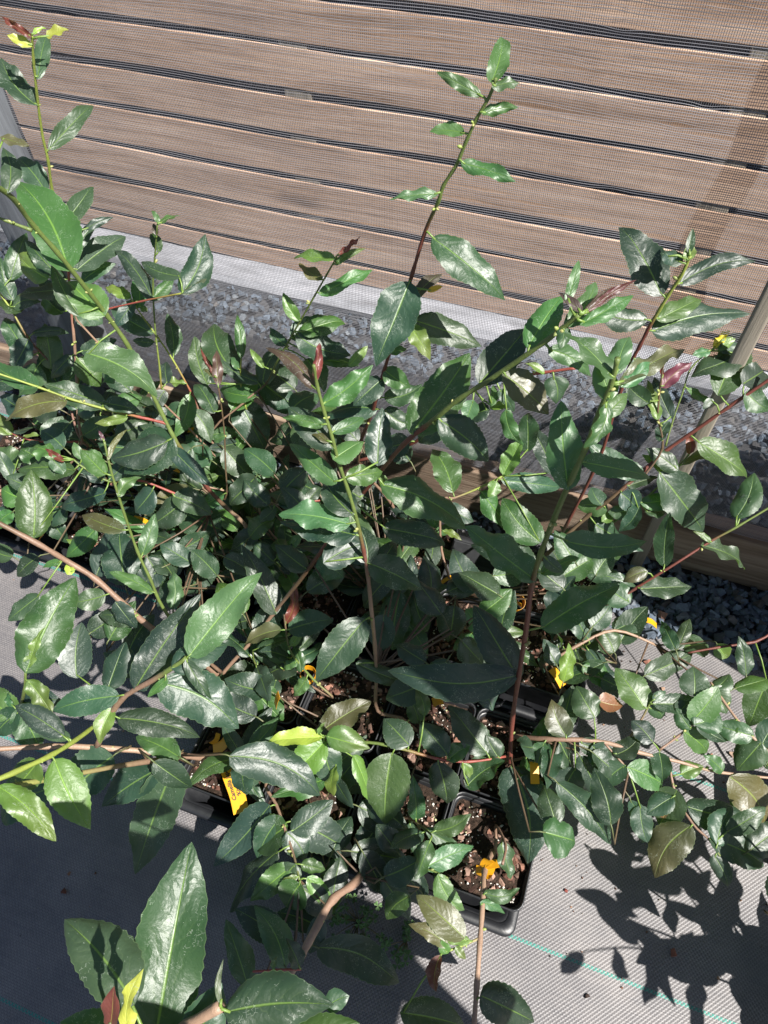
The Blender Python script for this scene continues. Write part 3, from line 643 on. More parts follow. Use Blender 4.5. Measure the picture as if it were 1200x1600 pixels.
# traced from the photograph: stems (pixel, height z or distance y, colour) and leaves (base, tip, width, kind)
DATA = """
@A5|tall camellia with one upright stem turning dark red to green at the front right
S 3.4 1.7: 797,1190,z.17,r; 800,1130,y.365,r; 810,1060,y.37,r; 822,985,y.37,r; 830,920,y.37,r; 845,865,y.37,g; 870,800,y.375,g; 893,748,y.375,g; 915,700,y.38,g; 938,640,y.38,g; 955,600,y.38,g; 965,560,y.38,g
L 958,592,892,510,36,g; 963,585,986,514,36,g; 968,600,1088,516,32,o; 970,605,1020,560,26,g; 955,625,932,565,40,g; 950,630,919,698,28,g; 945,650,985,610,30,g; 888,766,876,626,58,g; 908,722,1026,728,40,g; 880,845,1018,842,46,g; 838,908,728,818,52,g; 846,982,972,910,58,g; 812,1062,748,944,62,d; 810,1055,612,1044,64,d; 800,1196,824,1358,82,d; 845,897,905,872,26,g; 850,870,880,895,22,m
S 3.6 1.6: 800,1150,z.16,b; 855,1155,z.20,b; 910,1156,z.21,b; 950,1161,z.21,B; 1000,1176,z.21,B; 1060,1190,z.20,B; 1120,1206,z.19,B; 1230,1218,z.17,B
S 1.7 1.1: 980,1158,z.21,b; 1000,1128,z.22,b; 1015,1100,z.24,g; 1024,1086,z.25,g
S 1.7 1.1: 1030,1172,z.21,b; 1060,1150,z.22,b; 1075,1138,z.23,b; 1086,1130,z.24,g
S 1.9 1.2: 1045,1190,z.20,b; 1056,1242,z.18,b; 1083,1288,z.18,b; 1108,1312,z.18,b; 1125,1338,z.18,g
S 1.5 1.0: 945,1162,z.21,b; 972,1192,z.20,b; 982,1205,z.20,g
L 1008,1108,968,1042,48,m; 1085,1088,1084,1040,48,m; 1020,1100,1122,1102,34,m; 1015,1105,1040,1128,26,m; 1020,1095,1042,1080,14,m; 1088,1132,1140,1162,26,m; 1068,1142,1118,1180,40,m; 1084,1132,1120,1100,52,m; 1080,1140,1060,1110,30,d; 977,1196,942,1230,40,m; 980,1198,1052,1230,46,m; 1058,1234,1030,1290,54,w; 1064,1210,1100,1197,30,l; 1052,1245,1010,1272,36,d; 1073,1260,1166,1276,50,d; 1080,1290,1022,1372,62,o; 1108,1310,1206,1352,54,d; 1140,1213,1210,1304,66,o; 1120,1320,1150,1262,40,m; 930,1122,905,1072,46,m; 886,1152,862,1093,44,o; 905,1160,945,1178,30,d; 1000,1258,1012,1318,36,m; 925,1165,960,1200,44,m; 960,1180,1000,1150,36,d; 1130,1205,1100,1180,24,m; 1020,1160,990,1125,34,d; 1060,1115,1078,1095,26,m; 1080,1128,1125,1075,44,m; 1115,1335,1140,1390,30,d; 1135,1300,1198,1262,34,m; 1030,1175,1035,1220,34,m; 875,1160,900,1200,40,d; 850,1160,835,1205,34,g; 900,1200,880,1260,50,d
F .20: 870,1222,955,1320,46,d; 848,1300,912,1312,60,d; 905,1180,950,1275,46,d; 955,1290,930,1210,50,d; 925,1175,975,1215,36,m; 870,1290,850,1228,44,m; 985,1250,1005,1320,34,m
@B1|camellia at the right rear with a red shoot reaching past the right picture edge
S 2.4 1.4: 900,960,z.22,b; 960,940,z.26,b; 995,918,z.29,r; 1050,884,z.33,r; 1110,846,z.36,r; 1150,824,z.38,g; 1230,776,z.42,g
L 1095,852,1186,876,26,m; 1150,810,1176,735,42,m; 1155,812,1172,765,20,d; 1000,920,1080,917,38,m; 1038,886,1046,800,34,m; 1012,892,975,908,26,o; 985,942,940,908,44,m; 1112,848,1085,830,10,l
S 2.6 1.8: 850,1040,z.16,b; 900,1010,z.18,b; 960,985,z.19,B; 1025,1008,z.17,B
F .19: 880,1066,896,1012,24,l; 945,1035,860,1052,30,m; 960,1020,940,985,40,m; 1007,1056,1088,1018,40,d; 1056,1016,1032,968,26,m; 1058,1016,1080,964,22,m; 1062,1012,1108,1004,40,m; 1120,1006,1138,1030,30,l; 1166,1056,1158,996,26,m; 1148,1076,1206,1052,30,m; 960,985,1000,955,38,m; 968,1005,1012,948,44,d; 925,980,955,945,36,m; 910,1040,955,1075,34,m; 940,1060,985,1085,38,d; 870,1040,850,1000,30,m
@D1|camellia beyond the right picture edge, its curved twig and pale leaves over bright fabric
S 2.6 1.6: 1195,1170,z.20,B; 1160,1135,z.21,B; 1128,1092,z.21,B; 1110,1066,z.21,B
S 2.4 1.4: 1240,990,z.22,r; 1180,1003,z.22,r; 1120,1012,z.21,r; 1075,1020,z.2,r
L 1200,1062,1172,1142,52,d; 1178,1150,1120,1134,38,m; 1118,1076,1140,1050,30,m; 1112,1072,1135,1115,40,m; 1190,1165,1225,1120,40,m; 1150,1125,1120,1160,24,m; 1190,1160,1150,1205,50,m; 1195,1200,1230,1160,40,m
F .16: 1140,1260,1215,1262,40,m; 1170,1330,1230,1290,50,d
@B5|camellia in the back right corner with a thick dark red branch across the mesh
S 3.4 2.2: 845,880,z.20,b; 880,842,z.26,n; 920,805,z.30,n; 960,775,z.34,n; 1000,740,z.37,r; 1040,705,z.40,r; 1090,670,z.44,r; 1140,635,z.48,r; 1230,574,z.54,r
L 1121,618,1170,514,60,m; 1115,622,1098,640,12,m; 1090,690,1180,745,46,d; 1030,738,1118,836,64,d; 1165,612,1205,640,36,m; 1160,600,1205,570,50,d; 1060,735,1010,700,30,m; 1005,745,920,690,38,m; 980,760,1030,745,20,m; 950,795,900,790,34,m; 940,790,925,760,28,m; 970,770,1000,800,40,d; 1000,790,965,830,26,m; 930,820,985,850,40,d
S 1.7 1.1: 1005,745,z.37,b; 1035,700,z.42,n; 1028,650,z.46,n; 1032,602,z.50,n; 1037,566,z.53,n
L 1034,606,1083,564,26,p; 1036,590,1038,560,7,r; 1028,656,1014,592,20,l; 1014,630,978,600,34,m; 1050,655,1022,588,28,d; 1030,690,1045,655,20,m
S 1.3 .9: 1040,697,z.41,g; 1052,655,z.44,g; 1066,615,z.47,g; 1080,575,z.50,g; 1110,548,z.52,g
L 1073,607,1122,634,14,g; 1160,552,1080,585,44,d; 1110,548,1082,555,16,g; 1115,545,1140,512,14,Y; 1120,545,1150,525,18,l; 1125,550,1160,520,30,m
S 1.6 1.0: 960,815,z.3,g; 1000,785,z.33,g; 1040,750,z.36,g; 1075,712,z.39,g
L 1066,726,1142,700,16,o; 1077,710,1074,678,16,r; 1000,786,1070,768,30,g; 1008,800,1044,792,20,m; 1043,738,1004,710,18,l; 940,815,958,798,18,l; 985,797,950,800,26,m
S 2.4 1.5: 880,830,z.28,r; 935,720,y.66,r; 960,640,y.66,r; 985,570,y.66,r; 1000,540,y.66,r; 1015,510,y.66,r; 1030,485,y.66,G; 1045,460,y.66,G; 1065,430,y.66,G; 1078,400,y.66,G
L 1034,462,973,346,64,d; 1066,412,1033,392,26,d; 1076,396,1083,356,14,m; 1071,408,1078,378,20,l; 1060,444,1184,404,32,d; 1026,500,1107,454,34,m; 1018,518,1178,486,56,d; 1012,500,930,480,40,d; 990,560,1010,590,24,m; 1040,395,1052,412,20,d
@B7|camellia with the tallest dark red stem, small spaced leaves high against the board fence
S 2.6 1.3: 560,720,z.30,n; 583,640,y.64,r; 600,580,y.64,r; 615,530,y.64,r; 632,470,y.64,r; 645,425,y.64,r; 665,360,y.64,r; 685,315,y.63,g; 693,290,y.63,g; 713,258,y.63,g; 728,222,y.63,g; 745,185,y.63,g; 765,150,y.63,g; 775,122,y.63,g
L 768,130,788,44,36,g; 752,150,682,110,22,g; 768,136,813,126,18,g; 752,178,812,163,18,g; 726,208,671,206,22,g; 720,254,806,285,26,g; 685,303,609,306,18,g; 675,371,796,454,58,m; 646,466,694,420,22,n; 668,456,692,445,10,Y; 640,440,584,564,72,m; 646,500,754,541,50,m; 640,508,672,556,32,l; 600,578,640,606,34,d; 608,552,636,540,16,l; 598,592,550,628,40,d; 600,622,660,600,34,m; 600,640,650,665,34,m; 590,640,500,640,38,m
S 2.4 1.6: 560,720,z.30,r; 650,690,z.34,r; 740,608,y.66,R; 800,590,y.66,R; 850,582,y.66,R; 900,575,y.66,R
L 865,588,870,632,42,m; 850,585,825,565,12,l; 740,625,728,660,30,g; 765,640,725,648,30,d; 765,638,805,618,14,l; 768,635,770,600,16,g; 790,640,816,700,26,g; 695,660,650,690,44,m; 780,608,805,645,20,m; 640,690,600,700,40,m
@A8|camellia whose long thick stem arches across the middle to large dark leaves
S 3.0 1.7: 345,1058,z.15,b; 395,1000,z.21,b; 430,955,z.26,b; 470,905,y.42,n; 510,850,y.43,r; 545,800,y.44,r; 590,742,y.44,r; 630,695,y.43,r; 662,668,y.43,r; 683,652,y.42,g; 715,625,y.42,g; 750,603,y.42,g; 800,570,y.42,g; 850,535,y.42,g; 880,512,y.42,g; 905,492,y.42,g
L 824,545,882,450,50,g; 885,475,905,402,18,g; 884,512,932,440,36,g; 906,508,993,453,28,g; 912,492,998,436,13,p; 912,490,958,438,8,n; 910,488,873,454,16,n; 882,508,874,546,24,g; 856,545,930,588,32,g; 748,600,828,506,62,d; 785,583,856,648,50,o; 641,678,737,544,76,d; 685,655,768,722,60,d; 595,757,738,812,62,d; 598,825,702,848,46,d; 566,780,520,745,40,m; 545,800,590,850,36,m; 480,890,430,850,36,d; 432,960,386,850,42,d
S 2.0 1.3: 520,1090,z.14,b; 490,1062,z.17,g; 455,1020,z.22,g; 447,985,z.25,n; 444,960,z.27,n
L 446,975,457,912,18,r; 440,984,378,1000,26,o; 450,984,518,965,42,m; 455,1010,475,985,16,l; 470,1050,455,1010,20,g; 465,1035,438,1045,16,g; 480,1060,455,1090,22,g
S 2.6 1.2: 345,1050,z.17,b; 300,1010,z.24,n; 255,950,z.32,g; 235,905,z.37,g; 215,862,z.41,g; 190,790,z.48,g; 172,730,z.53,g; 163,690,z.56,g
L 194,830,122,795,30,o; 222,868,241,802,26,g; 184,776,218,742,20,g; 240,926,171,894,22,g; 163,690,154,672,6,p; 168,720,200,668,10,o; 165,742,125,702,32,g
S 4.6 3.2: 345,1058,z.14,b; 290,1015,z.22,b; 240,984,z.28,b; 200,950,z.32,b; 150,905,z.36,b; 110,880,z.38,b; 60,850,z.42,b; -20,808,z.46,n
L 112,898,104,878,16,y; 95,878,65,886,12,g; 165,930,112,942,36,m; 62,930,10,970,30,m; 215,965,150,960,36,m; 180,940,210,985,30,d
@A4|camellia at the near left with a level brown branch and lime serrated leaves
S 5.0 3.0: 345,1187,z.16,b; 280,1180,z.22,b; 230,1174,z.25,B; 150,1168,z.28,B; 80,1166,z.31,B; -30,1172,z.34,b
S 3.6 2.4: 150,1170,z.28,b; 185,1098,z.37,b; 240,1062,z.42,b; 262,1048,z.44,g; 292,1028,z.46,g
L 295,1026,406,893,66,g; 210,1078,308,932,62,d; 250,1067,374,1140,84,m; 183,1122,305,1142,46,d; 187,1087,73,1110,48,m; 168,1076,197,1003,44,d; 120,1060,125,972,54,d; 290,1030,330,1095,24,m; 268,1045,350,1000,52,d; 262,1060,230,1090,16,m
S 3.2 2.6: -30,1236,z.44,G; 20,1208,z.43,G; 80,1180,z.40,G; 120,1155,z.37,G; 148,1134,z.34,G
L 176,1106,154,1163,30,l; 85,1186,136,1294,62,l; -4,1228,84,1312,46,l; 110,1152,60,1150,20,m; 60,1190,10,1245,50,m; 100,1150,20,1100,40,d
F .28: 177,1181,108,1242,74,m; 78,1232,-5,1292,54,m; 276,1186,211,1366,74,m; 282,1184,208,1150,40,g; 250,1200,160,1260,60,d; 358,1181,505,1243,66,d; 240,1190,300,1240,44,d
S 2.4 1.4: 30,1110,z.30,n; 38,1080,z.38,g; 40,1050,z.42,g
L 40,1052,112,904,80,g; 42,1046,57,984,16,l; 43,1062,82,1116,32,l; 26,1108,62,1172,54,g; 20,1105,10,1080,10,g; 30,1112,-10,1150,40,m; 35,1100,90,1090,50,d; 20,1120,-20,1070,50,m
@A7|camellia in the front tray with a rosette of pale lime and olive leaves
S 2.6 1.6: 470,1175,z.16,b; 500,1165,z.22,g; 508,1150,z.26,g
L 504,1152,411,1155,28,y; 498,1146,578,1094,46,o; 510,1150,574,1172,42,l; 508,1158,446,1218,54,l; 552,1180,590,1252,26,l; 497,1148,508,1128,8,l; 505,1160,530,1230,50,d
S 2.4 1.5: 470,1175,z.16,b; 560,1160,z.22,g; 620,1168,z.23,g; 685,1186,z.22,R; 735,1190,z.21,R; 790,1182,z.20,R
L 568,1122,638,1168,50,d; 612,1176,600,1292,78,m; 684,1190,698,1268,50,m; 700,1180,655,1130,44,m; 762,1178,705,1100,50,m; 728,1230,790,1190,44,m; 722,1192,740,1222,16,l; 665,1118,650,1075,24,l; 640,1165,600,1120,50,d; 780,1185,760,1150,36,d; 700,1188,735,1165,30,g
F .17: 420,1080,350,1060,50,d; 400,1120,330,1085,46,d; 395,1075,440,1130,44,m; 520,1230,560,1180,44,d; 560,1260,640,1300,56,m
@A3|low camellia over the front tray lip, dark blue green leaves around one lime leaf
S 2.6 1.4: 415,1225,z.15,b; 432,1258,z.16,b; 447,1300,z.17,b; 460,1340,z.17,n; 468,1375,z.17,g
L 422,1258,337,1353,50,d; 435,1330,345,1426,44,d; 455,1280,564,1342,62,d; 458,1352,386,1414,42,l; 480,1370,522,1416,28,l; 466,1370,440,1376,12,l; 470,1350,508,1362,24,g; 440,1275,400,1345,44,d; 450,1290,390,1320,60,d; 455,1300,520,1250,46,d; 462,1350,435,1400,50,d; 448,1300,480,1345,44,d; 470,1380,445,1420,56,d; 470,1385,520,1440,44,d
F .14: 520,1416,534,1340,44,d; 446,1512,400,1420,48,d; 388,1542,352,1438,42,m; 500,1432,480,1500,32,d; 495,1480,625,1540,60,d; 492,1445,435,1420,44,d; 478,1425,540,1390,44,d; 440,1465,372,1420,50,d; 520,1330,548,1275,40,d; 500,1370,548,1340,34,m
@A2|camellia with a thick bare brown stem slanting down left over the tray lip
S 5.6 4.4: 585,1335,z.13,b; 556,1378,z.17,b; 520,1405,z.19,b; 494,1450,z.20,B; 470,1495,z.20,B; 447,1532,z.19,B
S 1.6 1.1: 470,1514,z.20,R; 430,1516,z.21,R; 395,1518,z.21,R
L 468,1512,452,1470,30,d; 425,1514,432,1495,10,l
F .17: 655,1130,640,1090,30,m; 548,1330,640,1345,50,d; 600,1370,660,1340,46,d; 590,1290,560,1340,44,d; 640,1360,660,1420,44,d; 600,1375,640,1440,40,d; 566,1330,605,1400,44,d; 620,1330,590,1290,40,d; 630,1290,560,1255,44,d; 655,1390,610,1340,40,d; 640,1400,600,1440,36,d
@A1|camellia in the corner pot, thin brown stem bending straight down past yellow ring label
S 2.4 1.6: 775,1290,z.12,b; 790,1320,z.16,b; 785,1350,z.18,b
S 3.4 3.0: 770,1330,z.13,b; 757,1362,z.17,B; 755,1400,z.19,B; 750,1470,z.20,B; 745,1540,z.205,B; 738,1640,z.20,B
S 1.7 1.2: 752,1465,z.20,B; 720,1478,z.20,G; 690,1490,z.2,G
L 688,1492,678,1552,24,r; 700,1478,647,1446,28,o; 726,1466,655,1398,50,o; 712,1478,728,1500,14,l; 735,1470,695,1470,16,l; 782,1315,800,1375,28,g; 750,1555,852,1602,62,d; 625,1582,735,1605,62,d; 756,1395,812,1388,22,g; 700,1490,690,1470,20,l
S 1.5 1.0: 650,1350,z.14,g; 680,1362,z.15,g; 700,1372,z.15,g
L 664,1356,744,1322,36,g; 684,1366,728,1432,36,g; 750,1410,790,1428,16,g
@A6|central upright camellia with small round flower buds and a brown folded tip leaf
S 2.8 1.4: 590,1110,z.15,b; 588,1060,y.375,B; 586,1010,y.375,B; 580,950,y.38,B; 575,900,y.385,b; 568,860,y.39,r; 558,815,y.395,g; 545,770,y.40,g; 530,725,y.405,g; 518,680,y.41,g; 507,645,y.415,g; 495,600,y.42,g; 490,570,y.42,g
L 491,607,414,530,26,n; 493,597,500,532,16,r; 504,632,583,570,40,g; 506,665,440,652,20,g; 514,692,470,656,18,o; 518,676,570,648,24,g; 526,756,449,690,34,g; 520,718,568,685,38,g; 540,746,602,735,36,g; 547,820,435,795,48,g; 556,836,438,818,50,d; 552,805,503,742,50,d; 522,700,450,632,52,d; 590,728,598,636,46,d; 570,967,493,1066,60,d; 556,1036,642,1066,32,m; 576,880,662,918,54,d; 575,880,560,820,44,d; 505,880,570,848,50,d; 578,900,620,840,36,d
F .26: 625,925,610,1022,54,m; 648,938,668,988,40,m; 710,946,700,1008,50,d; 672,932,664,868,38,d; 745,926,706,856,46,d; 698,925,760,900,40,d; 600,960,590,1020,44,d; 480,925,540,890,40,m; 497,873,538,900,44,g; 610,900,560,950,40,d; 690,960,650,905,44,d; 665,1035,620,1000,36,d; 640,900,585,930,40,m; 720,1000,760,1040,44,d; 700,1030,670,1085,40,m; 660,1070,600,1090,50,m; 740,1060,770,1110,44,d
@B2|camellia with a pale yellow green side shoot held over the timber baseboard
S 2.2 1.3: 690,860,z.22,b; 690,785,z.30,b; 710,778,z.31,b; 745,764,z.32,G; 785,744,z.34,G
L 786,742,816,688,32,l; 783,750,886,764,34,m; 776,752,764,776,24,l; 752,768,806,828,34,g; 845,848,785,778,54,d; 708,770,678,694,48,d; 825,706,820,640,40,m; 864,742,826,664,34,d; 690,782,650,800,36,m; 700,790,740,815,30,d
F .24: 830,905,800,840,44,d; 770,900,840,880,44,m; 800,870,740,850,40,d; 750,960,800,920,40,m; 880,920,830,870,40,d; 880,900,930,870,44,g; 860,960,900,900,40,d; 780,930,720,890,44,d; 900,880,870,830,40,m; 930,900,960,860,36,m
@B3|camellia with broad pale sunlit leaves between the bare red stem and bushy left side
F .30: 460,608,414,560,46,m; 405,594,478,640,46,m; 372,624,413,702,58,d; 362,640,402,578,42,m; 400,620,335,600,30,m; 455,640,500,610,40,m; 470,660,420,690,40,m; 490,700,460,655,44,m; 540,660,480,640,40,m; 560,690,520,640,34,d; 430,740,380,700,40,m; 350,700,395,750,44,m; 400,745,355,790,40,m; 440,770,480,730,44,m; 500,770,450,740,40,d; 420,790,380,750,36,d; 480,800,440,760,34,m; 640,720,600,680,40,m; 500,650,530,700,44,m; 575,660,530,620,30,m
S 1.9 1.2: 440,850,z.20,b; 405,795,z.25,B; 440,788,z.27,B; 500,782,z.28,R
L 436,790,500,748,42,m; 480,785,500,760,20,m; 430,792,405,815,22,m; 460,786,420,770,26,m
@B8|slender camellia at the rear, lime and red tip leaves against the pale footing
S 1.9 1.0: 330,690,z.24,b; 380,630,z.32,b; 415,600,z.35,n; 430,570,y.70,g; 450,535,y.70,g; 470,500,y.70,g; 490,465,y.70,g; 510,430,y.70,g; 526,402,y.70,g
L 524,404,454,395,20,l; 526,400,564,368,9,r; 523,414,569,386,13,l; 503,438,467,408,22,o; 498,460,586,417,24,g; 467,502,442,457,22,l; 462,522,548,556,48,m; 455,530,500,495,36,m; 545,572,575,540,18,l; 500,562,562,572,20,m; 412,575,390,544,12,l; 405,598,340,560,24,m; 448,540,420,510,20,m; 470,520,540,500,34,m; 410,600,440,540,36,m; 480,560,510,610,36,m
S 1.6 1.0: 385,640,z.30,G; 376,600,z.34,G; 377,560,z.38,G
L 366,584,333,490,54,m; 377,560,370,488,18,g; 325,602,304,527,34,d; 372,578,362,556,12,g; 342,600,318,540,36,d
S 1.5 1.0: 320,760,z.26,B; 352,780,z.26,n; 352,720,z.33,n; 350,670,z.38,n; 343,615,z.44,n; 338,590,z.46,n
L 341,603,337,545,18,n; 338,590,318,575,8,o; 337,590,312,542,6,r; 352,680,332,690,14,g; 350,772,315,790,24,g; 335,646,304,594,32,m; 330,660,290,690,30,m
@B4|dense mound of dark camellia leaves behind the near pale green shoot
F .24: 345,828,268,790,62,m; 300,765,240,786,28,o; 327,772,262,776,30,d; 370,830,340,790,30,m; 400,830,360,860,36,d; 430,880,395,845,36,d; 390,840,430,810,34,m; 380,720,330,740,40,m; 330,720,280,700,40,m; 300,740,345,700,34,g; 310,810,350,850,40,d; 280,860,330,830,36,d; 300,880,250,850,36,d; 340,900,300,860,40,m; 350,870,400,900,34,d; 270,900,240,860,30,d; 330,770,365,810,30,d
@C1|camellia whose long green stem leans away to the upper left with big dark leaves
S 3.2 2.6: 385,825,z.24,B; 350,790,z.29,n; 320,757,z.34,r; 290,712,z.39,r; 272,684,z.42,g; 250,640,z.46,g; 230,600,z.50,g; 200,540,z.56,g; 165,490,z.61,g; 130,445,z.66,g; 90,395,z.71,g; 50,350,z.75,g; 20,310,z.79,g; -15,285,z.82,g
L 108,424,18,262,80,g; 164,494,100,430,62,g; 12,302,2,218,32,d; 0,214,47,229,16,o; 134,551,242,606,60,g; 204,576,154,600,26,g; 271,683,194,740,72,d; 262,690,168,712,52,d; 268,700,330,760,30,d; 125,495,80,415,30,m
S 2.0 1.2: 50,360,z.75,g; 10,345,z.76,g; -15,335,z.77,g
S 2.2 1.3: 262,662,z.44,R; 220,652,z.45,R; 172,641,z.46,G; 115,625,z.48,G; 60,605,z.50,G; -20,578,z.53,G
L 165,632,70,600,40,m; 105,626,4,658,38,o; 60,604,-25,555,36,g; 163,630,218,642,26,m; 200,652,148,662,16,l
@C2|camellia in the left tray with long dark leaves hanging over the pot edge
S 2.2 1.3: 330,800,z.26,R; 270,770,z.30,R; 215,750,z.33,R; 170,752,z.35,g; 130,730,z.37,g; 115,718,z.38,g
L 118,735,26,735,38,g; 92,712,44,686,28,g; 80,716,104,742,24,g; 130,718,114,690,16,g; 160,755,126,702,32,d; 166,770,80,786,34,d; 52,842,46,735,58,d; 170,750,200,715,26,d; 100,722,70,700,12,r; 220,758,170,700,40,m; 290,780,230,820,46,d; 240,765,205,800,40,d; 270,775,330,800,40,m
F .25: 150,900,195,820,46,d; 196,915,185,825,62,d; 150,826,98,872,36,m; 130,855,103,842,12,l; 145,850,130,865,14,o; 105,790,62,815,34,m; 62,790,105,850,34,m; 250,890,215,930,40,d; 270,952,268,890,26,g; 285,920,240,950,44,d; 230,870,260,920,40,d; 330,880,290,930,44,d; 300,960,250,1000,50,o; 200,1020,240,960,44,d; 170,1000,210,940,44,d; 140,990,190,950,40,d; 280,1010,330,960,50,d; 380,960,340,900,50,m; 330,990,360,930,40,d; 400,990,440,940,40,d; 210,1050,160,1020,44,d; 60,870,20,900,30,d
@C5|camellia at the left rear with a yellow green shoot of upright serrated leaves
S 2.0 1.1: 330,690,z.24,b; 310,640,z.30,b; 298,612,z.34,R; 270,562,z.39,G; 245,525,z.43,G; 225,498,z.46,G; 205,468,z.49,G
L 219,482,215,407,26,g; 205,466,160,442,20,l; 222,478,230,487,12,l; 240,521,165,476,34,m; 241,535,204,530,16,m; 272,556,262,490,26,m; 290,599,245,597,13,l; 248,645,190,604,32,m; 297,616,270,682,30,g; 210,470,180,510,24,d; 300,640,330,690,34,m; 285,630,250,670,30,m
S 1.5 .9: 253,625,z.36,R; 250,580,z.42,G; 243,520,z.48,g; 239,450,z.55,g; 242,400,z.60,g; 246,350,z.65,g
L 249,352,237,326,9,g; 249,350,279,330,9,g; 250,394,234,358,18,d; 246,368,238,348,10,n; 262,600,255,560,22,d; 258,610,245,640,26,d
S 1.6 1.0: 120,500,z.52,B; 165,484,z.54,R; 225,470,z.57,R; 285,458,z.60,G
L 285,458,321,367,46,d; 240,470,176,380,30,d; 283,432,214,402,26,d; 283,460,326,430,12,o; 235,470,270,430,20,d
@C6|low thicket of pale camellia leaves beneath the yellow green shoots at left
F .32: 205,612,155,560,40,m; 240,650,195,655,34,m; 180,680,225,660,36,m; 200,700,150,690,40,m; 250,700,215,665,36,m; 130,680,170,650,34,m; 110,660,75,690,32,m; 100,700,60,670,36,m; 160,720,110,715,36,g; 220,730,260,715,36,d; 150,640,110,640,30,m; 180,640,220,615,30,m; 65,720,30,700,36,m; 50,760,10,745,30,m; 20,800,-10,830,24,g; 300,700,265,730,40,m; 240,640,280,665,34,d; 90,640,50,650,40,d
@C8|tall camellia at far left, slim yellow green tip reaching the top left
S 2.8 1.3: 128,690,z.25,b; 122,650,z.29,b; 120,590,z.35,b; 115,520,z.42,b; 110,470,z.47,R; 105,400,y.68,R; 98,370,y.68,R; 82,300,y.68,G; 75,250,y.68,G; 66,210,y.68,G; 58,150,y.68,G; 52,90,y.68,G; 50,55,y.68,G
L 50,58,0,24,12,r; 50,73,11,55,16,y; 52,54,70,41,7,y; 59,124,74,32,26,m; 72,58,107,46,14,y; 57,165,2,94,42,m; 76,234,150,152,30,m; 72,300,20,235,38,m; 100,350,139,283,32,m; 118,424,193,360,40,m; 128,440,179,410,26,m; 134,358,176,338,14,d; 120,362,104,340,16,d; 108,452,28,462,26,o; 98,490,60,458,28,m; 104,484,150,474,22,m; 85,456,106,484,18,m; 126,549,182,530,28,m; 112,555,74,590,24,m; 100,485,50,425,24,m; 100,440,40,362,30,m; 75,436,24,395,44,l; 118,480,160,500,40,m; 120,560,160,600,40,m; 120,640,90,600,30,m; 110,400,150,345,20,m
@C7|camellia at the left picture edge with crossing red twigs and half shaded leaves
S 2.2 1.4: 128,690,z.25,b; 105,620,z.31,r; 80,570,z.36,n; 45,530,z.40,r; 15,480,z.44,G; -15,440,z.47,G
L 16,438,40,360,34,m; 33,488,-5,466,26,m; 46,560,0,490,36,d; 80,577,68,503,40,d; 50,520,107,518,16,m; 20,470,0,400,30,m; 60,570,30,620,40,d; 90,600,60,540,36,d; 20,480,60,470,24,m; 45,530,20,580,34,d; 95,610,130,570,30,m
S 1.8 1.2: 128,690,z.25,R; 60,690,z.27,R; 20,678,z.29,R; -10,672,z.30,R
L 15,680,-10,640,30,l; 60,690,30,730,30,m; 20,752,-10,700,24,m; 70,690,95,650,34,m
F .22: 30,730,-10,700,44,d; 40,780,0,760,40,m; 60,800,20,830,36,d; 15,820,-20,790,40,d; 40,650,0,620,36,d; 30,600,-10,590,40,d; 85,770,50,800,36,d; 20,870,-20,850,30,m
@D2|camellia outside the lower right edge whose drooping leaves shade the sunlit fabric
F .24: 1240,1330,1225,1450,60,d; 1215,1440,1300,1560,60,m
@E1|camellia at the bottom left, huge glossy quilted leaves closest to the camera
S 4.6 3.4: 60,1760,z.50,b; 180,1680,z.60,b; 290,1605,z.64,B; 345,1572,z.66,B
S 3.0 2.0: 180,1680,z.60,b; 215,1655,z.66,G; 235,1640,z.68,G
L 240,1640,294,1324,124,m; 210,1570,92,1431,96,m; 350,1582,522,1570,86,m; 300,1640,345,1540,70,m
L 345,1572,350,1500,10,o
F .73: 172,1608,175,1544,30,r; 200,1612,204,1532,26,y
F .6: 508,1575,546,1556,34,m; 430,1640,560,1600,70,m; 180,1640,90,1600,60,m
"""
"""leaf kinds: d dark green with a shaded look in the tint, m mature, g fresh green, l lime, y pale yellow green, o olive, n brown green, r red, p plum, w scorched, Y yellow"""
POS['D1'] = (.50, .42); POS['D2'] = (.56, .20); POS['E1'] = (-.42, -.38)  # the lower right camellia is added out of view for its leaf shadows
plants = {}
def num(s): return [float(q) for q in s]
cur = None
FILL = {}
for line in DATA.strip().split('\n'):
    if line[0] == '@':
        key, label = line[1:].split('|'); cur = Plant(key, label, *POS[key]); plants[key] = cur; first = True
    elif line[0] == 'S':
        h, body = line[2:].split(':'); r0, r1 = num(h.split()); nodes = []
        for q in body.split(';'):
            x, y, zz, c_ = q.strip().split(','); nodes.append((float(x), float(y), zz[0], float(zz[1:]), c_))
        # a shoot that starts on an earlier stem of the same plant branches from it; otherwise it rises from the pot
        p0 = at_z(nodes[0][0], nodes[0][1], nodes[0][3]); root = True
        for pa in cur.paths:
            q = min(pa, key=lambda p_: np.linalg.norm(p_-p0))
            if np.linalg.norm(q-p0) < .07: root = False
        cur.stem(r0/1000, r1/1000, nodes, root)
    elif line[0] in 'LF':
        h, body = line.split(' ', 1) if line[0] == 'L' else line.split(':', 1)
        z = None if line[0] == 'L' else float(h[2:])
        for q in body.split(';'):
            p = q.strip().split(','); bx, by, tx, ty_, w_ = num(p[:5])
            cur.leaf_px(bx, by, tx, ty_, w_, p[5].strip(), None if z is None else z+cur.r.uniform(-.03, .03))
